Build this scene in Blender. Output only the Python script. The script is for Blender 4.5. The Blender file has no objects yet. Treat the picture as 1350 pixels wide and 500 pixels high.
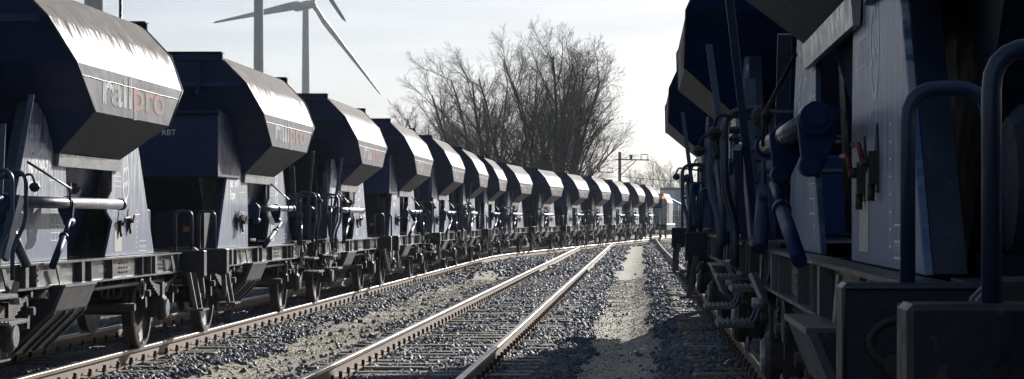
import bpy, bmesh, math, random
import numpy as np
from mathutils import Vector, Matrix

R = math.radians
random.seed(7)
rng = np.random.default_rng(7)
scene = bpy.context.scene
COL = scene.collection

# ------------------------------------------------------------------ camera
CAM_H = 1.52                      # metres above the rail heads of the two lower tracks
cd = bpy.data.cameras.new('camera')
cam = bpy.data.objects.new('camera', cd); COL.objects.link(cam)
cam.location = (0, 0, CAM_H); cam.rotation_euler = (R(90), 0, 0)
cd.sensor_width = 36.0; cd.lens = 36.0 * 2788 / 1350
cd.shift_x = -170 / 1350; cd.shift_y = 37 / 1350
cd.clip_start = 0.1; cd.clip_end = 9000
scene.camera = cam

# ------------------------------------------------------------------ sky and sun
SUN_AZ, SUN_EL = 20.0, 18.0       # degrees to the right of the tracks, above the horizon
world = bpy.data.worlds.new('World'); scene.world = world; world.use_nodes = True
wn, wl = world.node_tree.nodes, world.node_tree.links
wn.clear()
wo = wn.new('ShaderNodeOutputWorld'); bg = wn.new('ShaderNodeBackground')
sky = wn.new('ShaderNodeTexSky'); sky.sky_type = 'NISHITA'; sky.sun_disc = False
sky.sun_elevation = R(SUN_EL); sky.sun_rotation = R(SUN_AZ)
sky.air_density = 1.0; sky.dust_density = 1.5; sky.ozone_density = 1.2; sky.altitude = 0
hsv = wn.new('ShaderNodeHueSaturation'); hsv.inputs['Saturation'].default_value = 0.78
# a thin high veil evens out the glow round the sun
vs_ = wn.new('ShaderNodeVectorMath'); vs_.operation = 'SCALE'; vs_.inputs['Scale'].default_value = 1 / 8
gm = wn.new('ShaderNodeGamma'); gm.inputs['Gamma'].default_value = 0.68
vs2 = wn.new('ShaderNodeVectorMath'); vs2.operation = 'SCALE'; vs2.inputs['Scale'].default_value = 8
wl.new(sky.outputs[0], vs_.inputs[0]); wl.new(vs_.outputs[0], gm.inputs[0]); wl.new(gm.outputs[0], vs2.inputs[0])
wl.new(vs2.outputs[0], hsv.inputs['Color'])
# thin streaky cirrus
tc = wn.new('ShaderNodeTexCoord'); mp = wn.new('ShaderNodeMapping'); mp.inputs['Scale'].default_value = (1.5, 1.5, 13)
mp.inputs['Rotation'].default_value = (0, R(3), 0)
nz = wn.new('ShaderNodeTexNoise'); nz.inputs['Scale'].default_value = 2.2; nz.inputs['Detail'].default_value = 6; nz.inputs['Roughness'].default_value = 0.6
wl.new(tc.outputs['Generated'], mp.inputs[0]); wl.new(mp.outputs[0], nz.inputs['Vector'])
cr = wn.new('ShaderNodeMapRange'); cr.inputs[1].default_value = 0.38; cr.inputs[2].default_value = 0.75; cr.inputs[3].default_value = 0.78; cr.inputs[4].default_value = 1.12
wl.new(nz.outputs[0], cr.inputs[0])
mul = wn.new('ShaderNodeVectorMath'); mul.operation = 'SCALE'
wl.new(hsv.outputs[0], mul.inputs[0]); wl.new(cr.outputs[0], mul.inputs['Scale'])
tint = wn.new('ShaderNodeVectorMath'); tint.operation = 'MULTIPLY'; tint.inputs[1].default_value = (0.855, 0.95, 1.165)
wl.new(mul.outputs[0], tint.inputs[0]); wl.new(tint.outputs[0], bg.inputs['Color']); bg.inputs['Strength'].default_value = 0.053
wl.new(bg.outputs[0], wo.inputs[0])

sd = bpy.data.lights.new('sun', 'SUN'); sd.energy = 5.0; sd.angle = R(0.6); sd.color = (1.0, 0.965, 0.91)
sun = bpy.data.objects.new('sun', sd); COL.objects.link(sun)
sdir = Vector((math.sin(R(SUN_AZ)) * math.cos(R(SUN_EL)), math.cos(R(SUN_AZ)) * math.cos(R(SUN_EL)), math.sin(R(SUN_EL))))
sun.rotation_euler = sdir.to_track_quat('Z', 'Y').to_euler(); sun.location = (20, 40, 30)

scene.view_settings.view_transform = 'Standard'; scene.view_settings.look = 'None'
scene.view_settings.gamma = 1.0; scene.view_settings.use_curve_mapping = False
scene.view_settings.exposure = 0.55
scene.render.engine = 'CYCLES'
scene.cycles.max_bounces = 6; scene.cycles.use_denoising = True
scene.cycles.volume_bounces = 0

# ------------------------------------------------------------------ materials
MAT = {}
def nd(t, typ, **kw):
    n = t.nodes.new(typ)
    for k, v in kw.items(): setattr(n, k, v)
    return n
def newmat(name):
    m = bpy.data.materials.new(name); m.use_nodes = True
    t = m.node_tree; b = t.nodes['Principled BSDF']
    MAT[name] = m
    return m, t, b
def noise(t, scale, detail=4, rough=0.55, vec=None, coord='Object', sc=None):
    n = nd(t, 'ShaderNodeTexNoise'); n.inputs['Scale'].default_value = scale
    n.inputs['Detail'].default_value = detail; n.inputs['Roughness'].default_value = rough
    if vec is None:
        c = nd(t, 'ShaderNodeTexCoord'); vec = c.outputs[coord]
    if sc:
        mpn = nd(t, 'ShaderNodeMapping'); mpn.inputs['Scale'].default_value = sc
        t.links.new(vec, mpn.inputs[0]); vec = mpn.outputs[0]
    t.links.new(vec, n.inputs['Vector'])
    return n.outputs[0]
def ramp(t, fac, lo, hi, a=0.0, b=1.0):
    n = nd(t, 'ShaderNodeMapRange'); n.inputs[1].default_value = lo; n.inputs[2].default_value = hi
    n.inputs[3].default_value = a; n.inputs[4].default_value = b
    t.links.new(fac, n.inputs[0]); return n.outputs[0]
def mix(t, fac, a, b):
    n = nd(t, 'ShaderNodeMix', data_type='RGBA')
    if isinstance(fac, float): n.inputs[0].default_value = fac
    else: t.links.new(fac, n.inputs[0])
    for s, v in ((6, a), (7, b)):
        if isinstance(v, tuple): n.inputs[s].default_value = (*v, 1)
        else: t.links.new(v, n.inputs[s])
    return n.outputs[2]
def mth(t, op, a, b=None):
    n = nd(t, 'ShaderNodeMath', operation=op)
    for i, v in enumerate((a, b)):
        if v is None: continue
        if isinstance(v, (int, float)): n.inputs[i].default_value = v
        else: t.links.new(v, n.inputs[i])
    return n.outputs[0]
def bump(t, b, h, strength=0.3, dist=0.01):
    n = nd(t, 'ShaderNodeBump'); n.inputs['Strength'].default_value = strength; n.inputs['Distance'].default_value = dist
    t.links.new(h, n.inputs['Height']); t.links.new(n.outputs[0], b.inputs['Normal'])
def simple(name, c1, c2, scale=3.0, rough=0.5, metal=0.0, rr=0.12, lo=0.35, hi=0.7, bmp=0.0, sc=None, bscale=None, spec=None, chips=None, ct=0.66):
    m, t, b = newmat(name)
    n = noise(t, scale, 5, 0.6, sc=sc)
    base = mix(t, ramp(t, n, lo, hi), c1, c2)
    if chips: base = mix(t, ramp(t, noise(t, 11, 7, 0.72), ct, ct + 0.025, 0, 0.9), base, chips)
    t.links.new(base, b.inputs['Base Color'])
    t.links.new(ramp(t, noise(t, scale * 2.7, 4), 0.3, 0.7, rough - rr, rough + rr), b.inputs['Roughness'])
    b.inputs['Metallic'].default_value = metal
    if spec is not None: b.inputs['Specular IOR Level'].default_value = spec
    if bmp: bump(t, b, noise(t, bscale or scale * 6, 5), bmp)
    return m

# weathered dark blue wagon paint; the hopper outside carries dust and rust streaks
simple('paint_blue', (0.009, 0.024, 0.065), (0.02, 0.038, 0.085), 2.2, 0.42, 0, 0.1, chips=(0.09, 0.06, 0.045), ct=0.66)
simple('paint_end', (0.004, 0.019, 0.072), (0.006, 0.024, 0.086), 1.4, 0.5, 0, 0.1, spec=0.22)
simple('rail_tube', (0.010, 0.024, 0.055), (0.022, 0.038, 0.072), 6, 0.36, 0, 0.1, chips=(0.11, 0.06, 0.035), ct=0.655)
simple('chassis', (0.005, 0.008, 0.015), (0.015, 0.018, 0.027), 5, 0.46, 0, 0.16, bmp=0.25, bscale=26, chips=(0.055, 0.048, 0.043), ct=0.60)
simple('chassis_dusty', (0.060, 0.064, 0.072), (0.13, 0.13, 0.132), 4, 0.42, 0, 0.12)
simple('chassis_mid', (0.010, 0.013, 0.019), (0.032, 0.036, 0.044), 3, 0.45, 0, 0.12, chips=(0.11, 0.075, 0.05), ct=0.62)
simple('running_gear', (0.016, 0.015, 0.016), (0.05, 0.036, 0.029), 9, 0.6, 0, 0.15, bmp=0.3, bscale=60)
simple('wheel_steel', (0.04, 0.033, 0.03), (0.10, 0.085, 0.075), 5, 0.5, 0.3, 0.12)
simple('bright_steel', (0.42, 0.40, 0.38), (0.55, 0.53, 0.5), 8, 0.3, 0.9, 0.08)
simple('tube_steel', (0.20, 0.21, 0.23), (0.34, 0.33, 0.33), 5, 0.33, 0.35, 0.1)
simple('machine_shade', (0.004, 0.008, 0.018), (0.008, 0.013, 0.026), 3, 0.55, spec=0.2)  # deep shade of the wagon-end recess put into a near-black colour
simple('flange_shade', (0.012, 0.020, 0.038), (0.026, 0.036, 0.055), 3, 0.45, chips=(0.09, 0.075, 0.065), ct=0.62)  # shade on the folded plate edge painted as darker navy, plus paint chips
simple('shaft_dark', (0.016, 0.026, 0.05), (0.045, 0.055, 0.075), 5, 0.33, 0.3, 0.1)
simple('shaft_pale', (0.08, 0.088, 0.105), (0.16, 0.16, 0.16), 5, 0.36, 0.2, 0.1)
simple('red_paint', (0.13, 0.014, 0.012), (0.19, 0.03, 0.024), 12, 0.45)
simple('brass', (0.30, 0.20, 0.07), (0.22, 0.13, 0.06), 12, 0.5, 0.3)
simple('white_decal', (0.82, 0.83, 0.84), (0.66, 0.68, 0.7), 14, 0.5)
simple('cream_plate', (0.52, 0.50, 0.42), (0.40, 0.38, 0.33), 18, 0.5)
simple('rusty_hook', (0.05, 0.032, 0.02), (0.16, 0.10, 0.055), 14, 0.7)
simple('rubber', (0.012, 0.012, 0.013), (0.02, 0.02, 0.022), 6, 0.6)
simple('orange_lens', (0.45, 0.12, 0.02), (0.35, 0.08, 0.02), 20, 0.3)
# faded lettering
simple('letter_white', (0.46, 0.46, 0.46), (0.05, 0.056, 0.068), 8, 0.62, lo=0.38, hi=0.60, sc=(1, 1.6, 0.35), spec=0.2)
simple('letter_orange', (0.33, 0.06, 0.028), (0.055, 0.055, 0.064), 8, 0.62, lo=0.38, hi=0.60, sc=(1, 1.6, 0.35), spec=0.2)

def hopper_mat():
    m, t, b = newmat('hopper_paint')
    c = nd(t, 'ShaderNodeTexCoord'); sp = nd(t, 'ShaderNodeSeparateXYZ'); t.links.new(c.outputs['Object'], sp.inputs[0])
    oi = nd(t, 'ShaderNodeObjectInfo')
    off = nd(t, 'ShaderNodeVectorMath', operation='ADD')
    cmb = nd(t, 'ShaderNodeCombineXYZ')
    for i in range(3): t.links.new(mth(t, 'MULTIPLY', oi.outputs['Random'], 37.0 + 11 * i), cmb.inputs[i])
    t.links.new(c.outputs['Object'], off.inputs[0]); t.links.new(cmb.outputs[0], off.inputs[1])
    v = off.outputs[0]
    streak = noise(t, 2.0, 6, 0.65, vec=v, sc=(1.0, 5.0, 0.5))
    fine = noise(t, 9.0, 6, 0.65, vec=v, sc=(1.0, 3.0, 0.8))
    blot = noise(t, 1.1, 5, 0.6, vec=v)
    base = mix(t, ramp(t, blot, 0.3, 0.7), (0.028, 0.037, 0.057), (0.050, 0.057, 0.071))
    base = mix(t, ramp(t, streak, 0.5, 0.75, 0, 0.4), base, (0.105, 0.108, 0.115))
    # brown ballast dust settled on the sloping upper plates, running down in streaks
    h = mth(t, 'ADD', mth(t, 'ADD', sp.outputs[2], mth(t, 'MULTIPLY', mth(t, 'SUBTRACT', oi.outputs['Random'], 0.45), 0.16)), mth(t, 'MULTIPLY', mth(t, 'SUBTRACT', streak, 0.5), 0.75))
    dust = mth(t, 'MULTIPLY', ramp(t, h, 3.27, 3.43), ramp(t, fine, 0.25, 0.6, 0.6, 1.0))
    base = mix(t, dust, base, mix(t, fine, (0.062, 0.048, 0.039), (0.115, 0.094, 0.08)))
    scr = ramp(t, noise(t, 26.0, 3, 0.7, vec=v, sc=(1, 0.35, 2.0)), 0.66, 0.72)
    base = mix(t, mth(t, 'MULTIPLY', scr, 0.55), base, (0.2, 0.10, 0.065))
    t.links.new(base, b.inputs['Base Color'])
    t.links.new(mth(t, 'SUBTRACT', ramp(t, streak, 0.3, 0.7, 0.23, 0.10), mth(t, 'MULTIPLY', dust, 0.08)), b.inputs['Specular IOR Level'])
    r = ramp(t, fine, 0.25, 0.75, 0.44, 0.68)
    r = mth(t, 'ADD', r, mth(t, 'MULTIPLY', dust, 0.28))
    t.links.new(r, b.inputs['Roughness'])
    hh = noise(t, 1.6, 3, 0.5, vec=v)
    bump(t, b, mth(t, 'ADD', hh, mth(t, 'MULTIPLY', fine, 0.06)), 0.4, 0.06)
hopper_mat()

def plate_mat():
    m, t, b = newmat('plate_paint')
    c = nd(t, 'ShaderNodeTexCoord'); oi = nd(t, 'ShaderNodeObjectInfo')
    off = nd(t, 'ShaderNodeVectorMath', operation='ADD'); cmb = nd(t, 'ShaderNodeCombineXYZ')
    for i in range(3): t.links.new(mth(t, 'MULTIPLY', oi.outputs['Random'], 29.0 + 7 * i), cmb.inputs[i])
    t.links.new(c.outputs['Object'], off.inputs[0]); t.links.new(cmb.outputs[0], off.inputs[1]); v = off.outputs[0]
    streak = noise(t, 3.2, 6, 0.75, vec=v, sc=(1, 5.0, 0.45))
    blot = noise(t, 2.0, 5, 0.6, vec=v)
    base = mix(t, ramp(t, blot, 0.3, 0.7), (0.062, 0.108, 0.215), (0.098, 0.145, 0.255))
    sp = nd(t, 'ShaderNodeSeparateXYZ'); t.links.new(c.outputs['Object'], sp.inputs[0])
    wear = mth(t, 'MULTIPLY', ramp(t, streak, 0.47, 0.55, 0, 0.95), ramp(t, mth(t, 'ADD', sp.outputs[2], mth(t, 'MULTIPLY', blot, 0.8)), 1.7, 2.35, 0.15, 1.0))
    base = mix(t, wear, base, (0.46, 0.455, 0.45))
    t.links.new(base, b.inputs['Base Color'])
    t.links.new(ramp(t, streak, 0.3, 0.7, 0.34, 0.5), b.inputs['Roughness'])
    bump(t, b, noise(t, 3, 3, vec=v), 0.15, 0.02)
plate_mat()

def rail_mats():
    m, t, b = newmat('rail_head')
    n = noise(t, 4, 5, sc=(6, 0.3, 1))
    t.links.new(mix(t, ramp(t, n, 0.35, 0.7), (0.42, 0.38, 0.34), (0.30, 0.22, 0.16)), b.inputs['Base Color'])
    b.inputs['Metallic'].default_value = 0.75
    t.links.new(ramp(t, n, 0.3, 0.7, 0.28, 0.42), b.inputs['Roughness'])
    simple('rail_side', (0.16, 0.095, 0.06), (0.25, 0.165, 0.115), 5, 0.62, 0, 0.1, bmp=0.2, bscale=40)
rail_mats()
simple('clip_iron', (0.05, 0.036, 0.028), (0.11, 0.07, 0.05), 15, 0.6)
simple('sleeper_wood', (0.09, 0.072, 0.048), (0.26, 0.22, 0.145), 4, 0.75, sc=(0.6, 7, 7), bmp=0.5, bscale=20)

def stone_mat(name, c1, c2, c3):
    m, t, b = newmat(name)
    g = nd(t, 'ShaderNodeNewGeometry')
    r = g.outputs['Random Per Island']
    base = mix(t, r, c1, c2)
    base = mix(t, ramp(t, r, 0.86, 0.93), base, c3)
    base = mix(t, ramp(t, noise(t, 60, 3), 0.35, 0.7, 0, 0.5), base, c2)
    t.links.new(base, b.inputs['Base Color'])
    b.inputs['Roughness'].default_value = 0.66
    b.inputs['Specular IOR Level'].default_value = 0.34
stone_mat('ballast_stone', (0.07, 0.078, 0.094), (0.15, 0.158, 0.175), (0.27, 0.245, 0.21))
stone_mat('path_stone', (0.30, 0.27, 0.205), (0.48, 0.435, 0.34), (0.54, 0.50, 0.41))

def ground_mat():
    m, t, b = newmat('ground_mix')
    c = nd(t, 'ShaderNodeTexCoord'); sp = nd(t, 'ShaderNodeSeparateXYZ'); t.links.new(c.outputs['Object'], sp.inputs[0])
    X, Y = sp.outputs[0], sp.outputs[1]
    wob = mth(t, 'MULTIPLY', mth(t, 'SUBTRACT', noise(t, 0.55, 4), 0.5), 0.45)
    Xw = mth(t, 'ADD', X, wob)
    vor = nd(t, 'ShaderNodeTexVoronoi'); vor.inputs['Scale'].default_value = 16; t.links.new(c.outputs['Object'], vor.inputs['Vector'])
    sep = nd(t, 'ShaderNodeSeparateColor'); t.links.new(vor.outputs['Color'], sep.inputs[0])
    ball = mix(t, sep.outputs[0], (0.05, 0.054, 0.062), (0.12, 0.123, 0.13))
    ball = mix(t, ramp(t, sep.outputs[1], 0.85, 0.95), ball, (0.17, 0.15, 0.12))
    fine = noise(t, 38, 6, 0.75)
    sand = mix(t, ramp(t, fine, 0.3, 0.7), (0.27, 0.24, 0.175), (0.54, 0.485, 0.365))
    grs = ramp(t, noise(t, 1.3, 5), 0.5, 0.68)
    sand = mix(t, mth(t, 'MULTIPLY', grs, 0.55), sand, (0.30, 0.28, 0.13))
    # trodden gravel paths between the tracks
    def band(cx, hw, soft=0.22):
        d = mth(t, 'ABSOLUTE', mth(t, 'SUBTRACT', Xw, cx))
        return mth(t, 'SUBTRACT', 1.0, ramp(t, d, hw - soft, hw + soft))
    p1 = mth(t, 'MULTIPLY', band(-0.27, 0.47), mth(t, 'SUBTRACT', 1.0, ramp(t, Y, 128, 140)))
    p2 = mth(t, 'MULTIPLY', band(-4.45, 0.62), mth(t, 'SUBTRACT', 1.0, ramp(t, Y, 62, 84)))
    p = mth(t, 'MAXIMUM', p1, p2)
    p = mth(t, 'MULTIPLY', p, ramp(t, noise(t, 7, 5, 0.7), 0.2, 0.42))
    near = mix(t, p, ball, sand)
    field = mix(t, noise(t, 0.35, 6, 0.65), (0.06, 0.062, 0.022), (0.15, 0.125, 0.055))
    ladder = mth(t, 'ADD', -6.65, mth(t, 'MULTIPLY', 0.104, mth(t, 'MAXIMUM', mth(t, 'SUBTRACT', Y, 86.5), 0.0)))
    offl = mth(t, 'SUBTRACT', ladder, Xw)
    fl = mth(t, 'MAXIMUM', ramp(t, offl, 3.2, 4.2), ramp(t, mth(t, 'SUBTRACT', Xw, mth(t, 'MAXIMUM', ladder, 1.8)), 3.2, 4.6))
    col = mix(t, fl, near, field)
    t.links.new(col, b.inputs['Base Color'])
    b.inputs['Roughness'].default_value = 0.75
    hgt = mth(t, 'ADD', mth(t, 'MULTIPLY', vor.outputs['Distance'], mth(t, 'SUBTRACT', 1.0, p)), mth(t, 'MULTIPLY', fine, 0.6))
    bump(t, b, hgt, 0.8, 0.04)
ground_mat()

simple('bark', (0.022, 0.020, 0.020), (0.042, 0.038, 0.036), 3, 0.8, bmp=0.4, bscale=12)
simple('twig_bark', (0.016, 0.014, 0.015), (0.035, 0.029, 0.027), 1, 0.75)
simple('twig_hazed', (0.10, 0.085, 0.07), (0.17, 0.145, 0.12), 1, 0.75)  # distance haze painted in: far trees get a lighter bark colour
simple('turbine_backlit', (0.16, 0.18, 0.20), (0.20, 0.22, 0.24), 0.2, 0.45)  # white turbines, base colour darkened to grey for their backlit side
simple('turbine_red', (0.30, 0.04, 0.03), (0.34, 0.06, 0.045), 0.5, 0.5)
simple('galvanised', (0.12, 0.13, 0.135), (0.2, 0.205, 0.21), 1.5, 0.5, 0.4)
simple('insulator', (0.10, 0.07, 0.055), (0.14, 0.10, 0.08), 4, 0.4)
simple('cladding', (0.42, 0.44, 0.47), (0.50, 0.51, 0.53), 0.4, 0.5)
simple('dark_cladding', (0.12, 0.13, 0.145), (0.17, 0.175, 0.185), 0.6, 0.55)
simple('concrete', (0.26, 0.255, 0.24), (0.36, 0.35, 0.33), 0.9, 0.75)
simple('loco_grey', (0.30, 0.31, 0.32), (0.42, 0.42, 0.42), 1.2, 0.4)
simple('glass_dark', (0.02, 0.025, 0.03), (0.03, 0.035, 0.04), 1, 0.12)
simple('sign_white', (0.72, 0.72, 0.72), (0.66, 0.66, 0.66), 3, 0.5)
m, t, b = newmat('tail_lamp'); b.inputs['Base Color'].default_value = (0.6, 0.05, 0.02, 1)
b.inputs['Emission Color'].default_value = (1, 0.16, 0.04, 1); b.inputs['Emission Strength'].default_value = 3.0

# ------------------------------------------------------------------ mesh builder
class MB:
    def __init__(s): s.v = []; s.f = []; s.mi = []; s.cur = 0; s.sm = []
    def add(s, vs, fs, smooth=False):
        o = len(s.v); s.v += [tuple(p) for p in vs]
        for f in fs: s.f.append(tuple(i + o for i in f)); s.mi.append(s.cur); s.sm.append(smooth)
        return s
    def box(s, x0, x1, y0, y1, z0, z1):
        vs = [(x, y, z) for z in (z0, z1) for y in (y0, y1) for x in (x0, x1)]
        return s.add(vs, [(0, 2, 3, 1), (4, 5, 7, 6), (0, 1, 5, 4), (2, 6, 7, 3), (0, 4, 6, 2), (1, 3, 7, 5)])
    def obox(s, c, ax, ay, az, hx, hy, hz):      # oriented box
        c, ax, ay, az = Vector(c), Vector(ax), Vector(ay), Vector(az)
        vs = [c + ax * (hx * i) + ay * (hy * j) + az * (hz * k) for k in (-1, 1) for j in (-1, 1) for i in (-1, 1)]
        return s.add(vs, [(0, 2, 3, 1), (4, 5, 7, 6), (0, 1, 5, 4), (2, 6, 7, 3), (0, 4, 6, 2), (1, 3, 7, 5)])
    def bar(s, a, b, w, h, up=(0, 0, 1)):         # rectangular bar from a to b
        a, b = Vector(a), Vector(b); d = (b - a); L = d.length; d.normalize()
        u = Vector(up)
        if abs(d.dot(u)) > 0.95: u = Vector((1, 0, 0))
        x = d.cross(u).normalized(); z = x.cross(d).normalized()
        return s.obox((a + b) / 2, x, d, z, w / 2, L / 2, h / 2)
    def prism_x(s, poly, x0, x1):                 # polygon of (y,z) extruded in x
        n = len(poly)
        vs = [(x0, y, z) for y, z in poly] + [(x1, y, z) for y, z in poly]
        return s.add(vs, [tuple(range(n))[::-1], tuple(range(n, 2 * n))] + [(i, (i + 1) % n, n + (i + 1) % n, n + i) for i in range(n)])
    def prism_y(s, poly, y0, y1):                 # polygon of (x,z) extruded in y
        n = len(poly)
        vs = [(x, y0, z) for x, z in poly] + [(x, y1, z) for x, z in poly]
        return s.add(vs, [tuple(range(n)), tuple(range(n, 2 * n))[::-1]] + [(i, n + i, n + (i + 1) % n, (i + 1) % n) for i in range(n)])
    def tube(s, pts, r, n=8, cap=True):
        pts = [Vector(p) for p in pts]; m = len(pts)
        rr = r if isinstance(r, (list, tuple)) else [r] * m
        vs = []; up = None
        for i, p in enumerate(pts):
            d = (pts[min(i + 1, m - 1)] - pts[max(i - 1, 0)])
            if d.length < 1e-9: d = Vector((0, 0, 1))
            d.normalize()
            if up is None:
                up = d.orthogonal().normalized()
            else:
                up = (up - d * up.dot(d))
                up = up.normalized() if up.length > 1e-6 else d.orthogonal().normalized()
            w = d.cross(up)
            for k in range(n):
                a = 2 * math.pi * k / n
                vs.append(p + (up * math.cos(a) + w * math.sin(a)) * rr[i])
        fs = [(i * n + k, i * n + (k + 1) % n, (i + 1) * n + (k + 1) % n, (i + 1) * n + k) for i in range(m - 1) for k in range(n)]
        s.add(vs, fs, True)
        if cap:
            o = len(s.v) - len(vs)
            s.f.append(tuple(o + k for k in range(n))[::-1]); s.mi.append(s.cur); s.sm.append(False)
            s.f.append(tuple(o + (m - 1) * n + k for k in range(n))); s.mi.append(s.cur); s.sm.append(False)
        return s
    def lathe(s, prof, origin, axis, n=24):       # profile of (t along axis, radius)
        a = Vector(axis).normalized(); u = a.orthogonal().normalized(); w = a.cross(u); o = Vector(origin)
        vs = []
        for (tt, r) in prof:
            for k in range(n):
                an = 2 * math.pi * k / n
                vs.append(o + a * tt + (u * math.cos(an) + w * math.sin(an)) * r)
        m = len(prof)
        fs = [(i * n + k, i * n + (k + 1) % n, (i + 1) * n + (k + 1) % n, (i + 1) * n + k) for i in range(m - 1) for k in range(n)]
        return s.add(vs, fs, False)
    def cyl(s, a, b, r, n=16): return s.tube([a, b], r, n)
    def mesh(s, name, mats, bevel=0.0, recalc=True, autosmooth=False):
        me = bpy.data.meshes.new(name)
        me.from_pydata(s.v, [], s.f)
        for mm in (mats if isinstance(mats, (list, tuple)) else [mats]): me.materials.append(MAT[mm])
        me.polygons.foreach_set('material_index', s.mi)
        me.polygons.foreach_set('use_smooth', s.sm)
        if recalc or bevel:
            bm = bmesh.new(); bm.from_mesh(me)
            if recalc: bmesh.ops.recalc_face_normals(bm, faces=bm.faces)
            if bevel:
                ed = [e for e in bm.edges if len(e.link_faces) == 2 and e.calc_face_angle(0) > 0.5]
                bmesh.ops.bevel(bm, geom=ed, offset=bevel, segments=1, affect='EDGES', profile=0.5, clamp_overlap=True)
            bm.to_mesh(me); bm.free()
        me.update()
        return me

def link(name, data, parent=None, loc=None):
    o = bpy.data.objects.new(name, data); COL.objects.link(o)
    if parent is not None: o.parent = parent
    if loc is not None: o.location = loc
    return o
def tag(o, label=None, cat=None, group=None, kind=None):
    if label: o['label'] = label
    if cat: o['category'] = cat
    if group: o['group'] = group
    if kind: o['kind'] = kind
    return o

# ------------------------------------------------------------------ layout of the three tracks
LX, MX, RX = -6.65, -2.47, 1.82
R_RISE = 0.24                                   # the near track on this side of the yard lies a little higher
BEND, SLOPE, HALF = 86.5, 0.104, 8.0
def left_x(y):
    if y < BEND - HALF: return LX
    if y > BEND + HALF: return LX + SLOPE * (y - BEND)
    return LX + SLOPE * (y - BEND + HALF) ** 2 / (4 * HALF)
def left_s(y):
    return SLOPE * min(1, max(0, (y - BEND + HALF) / (2 * HALF)))
def sstep(a, b, x):
    t_ = np.clip((x - a) / (b - a), 0, 1); return t_ * t_ * (3 - 2 * t_)
def rise_r(y): return R_RISE * (1 - sstep(42, 125, y))
def lx_np(y):
    return np.where(y < BEND - HALF, LX, np.where(y > BEND + HALF, LX + SLOPE * (y - BEND), LX + SLOPE * (y - BEND + HALF) ** 2 / (4 * HALF)))
def ground_z(x, y):
    x = np.asarray(x, float); y = np.asarray(y, float)
    e = rise_r(y) * sstep(-0.35, 0.75, x)
    z = e - 0.215
    z = z - 0.05 * np.exp(-((x + 0.28) / 0.45) ** 2) - 0.05 * np.exp(-((x + 4.45) / 0.55) ** 2)
    lx = lx_np(y)
    z = z - 0.35 * sstep(2.1, 3.6, lx - x) - 0.45 * sstep(2.2, 4.2, x - np.maximum(lx, RX))
    z = z + 0.018 * np.sin(x * 3.1 + y * 0.7) * np.sin(y * 1.13 - x) + 0.012 * np.sin(x * 7.3 - y * 2.9)
    return z

# ------------------------------------------------------------------ ground: one sheet out to the horizon
gx = np.concatenate([[-1400, -700, -300, -150, -60, -30, -20, -15], np.arange(-12, 7.01, 0.22), [8, 10, 14, 20, 40, 100, 300, 700, 1400]])
gy = np.concatenate([[-300, -60, -15, -5, 0, 5, 10], np.arange(14, 60, 0.3), np.arange(60, 180, 1.5), [182, 190, 210, 240, 300, 450, 800, 1400, 2400]])
GX, GY = np.meshgrid(gx, gy)
GZ = ground_z(GX, GY)
nx, ny = len(gx), len(gy)
gv = np.stack([GX, GY, GZ], -1).reshape(-1, 3)
ii, jj = np.meshgrid(np.arange(nx - 1), np.arange(ny - 1))
a0 = (jj * nx + ii).ravel()
gf = np.stack([a0, a0 + 1, a0 + nx + 1, a0 + nx], -1)
me = bpy.data.meshes.new('ground'); me.from_pydata(gv.tolist(), [], gf.tolist()); me.materials.append(MAT['ground_mix'])
me.polygons.foreach_set('use_smooth', [True] * len(me.polygons))
g = link('ground', me); tag(g, 'yard ground of dark ballast with trodden gravel paths', 'ground', kind='structure')

# ------------------------------------------------------------------ tracks
RAILPROF = [(-.075, -.172), (.075, -.172), (.075, -.160), (.012, -.142), (.009, -.05), (.036, -.038), (.036, -.006), (.030, 0), (-.030, 0), (-.036, -.006), (-.036, -.038), (-.009, -.05), (-.012, -.142), (-.075, -.160)]
def rail_mesh(name, fx, fz, y0, y1, step):
    ys = list(np.arange(y0, y1, step)) + [y1]
    n = len(RAILPROF); vs = []; fs = []; mi = []
    for y in ys:
        x, z = fx(y), fz(y)
        for (px, pz) in RAILPROF: vs.append((x + px, y, z + pz))
    for i in range(len(ys) - 1):
        for k in range(n):
            k2 = (k + 1) % n
            fs.append((i * n + k, i * n + k2, (i + 1) * n + k2, (i + 1) * n + k)); mi.append(0 if k in (5, 6, 7, 8, 9) else 1)
    fs.append(tuple(range(n))); mi.append(1); fs.append(tuple((len(ys) - 1) * n + k for k in range(n))[::-1]); mi.append(1)
    me = bpy.data.meshes.new(name); me.from_pydata(vs, [], fs)
    me.materials.append(MAT['rail_head']); me.materials.append(MAT['rail_side']); me.polygons.foreach_set('material_index', mi)
    bm = bmesh.new(); bm.from_mesh(me); bmesh.ops.recalc_face_normals(bm, faces=bm.faces); bm.to_mesh(me); bm.free()
    return me
sleeper_meshes = []
for k in range(4):
    mb = MB(); mb.box(-1.3, 1.3, -.125, .125, -.16, 0)
    me = mb.mesh('sleeper', 'sleeper_wood', 0.012)
    for v in me.vertices: v.co += Vector((random.uniform(-.03, .03), random.uniform(-.008, .008), random.uniform(-.006, .006)))
    sleeper_meshes.append(me)
mb = MB(); mb.box(-.09, .09, -.085, .085, 0, .022); mb.box(.045, .085, -.03, .03, .022, .06); mb.cyl((.066, 0, .02), (.066, 0, .095), .022, 6)
mb.box(-.085, -.05, -.03, .03, .022, .05); mb.cyl((-.066, 0, .02), (-.066, 0, .085), .02, 6)
clip_mesh = mb.mesh('rail_clip', 'clip_iron')
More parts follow.
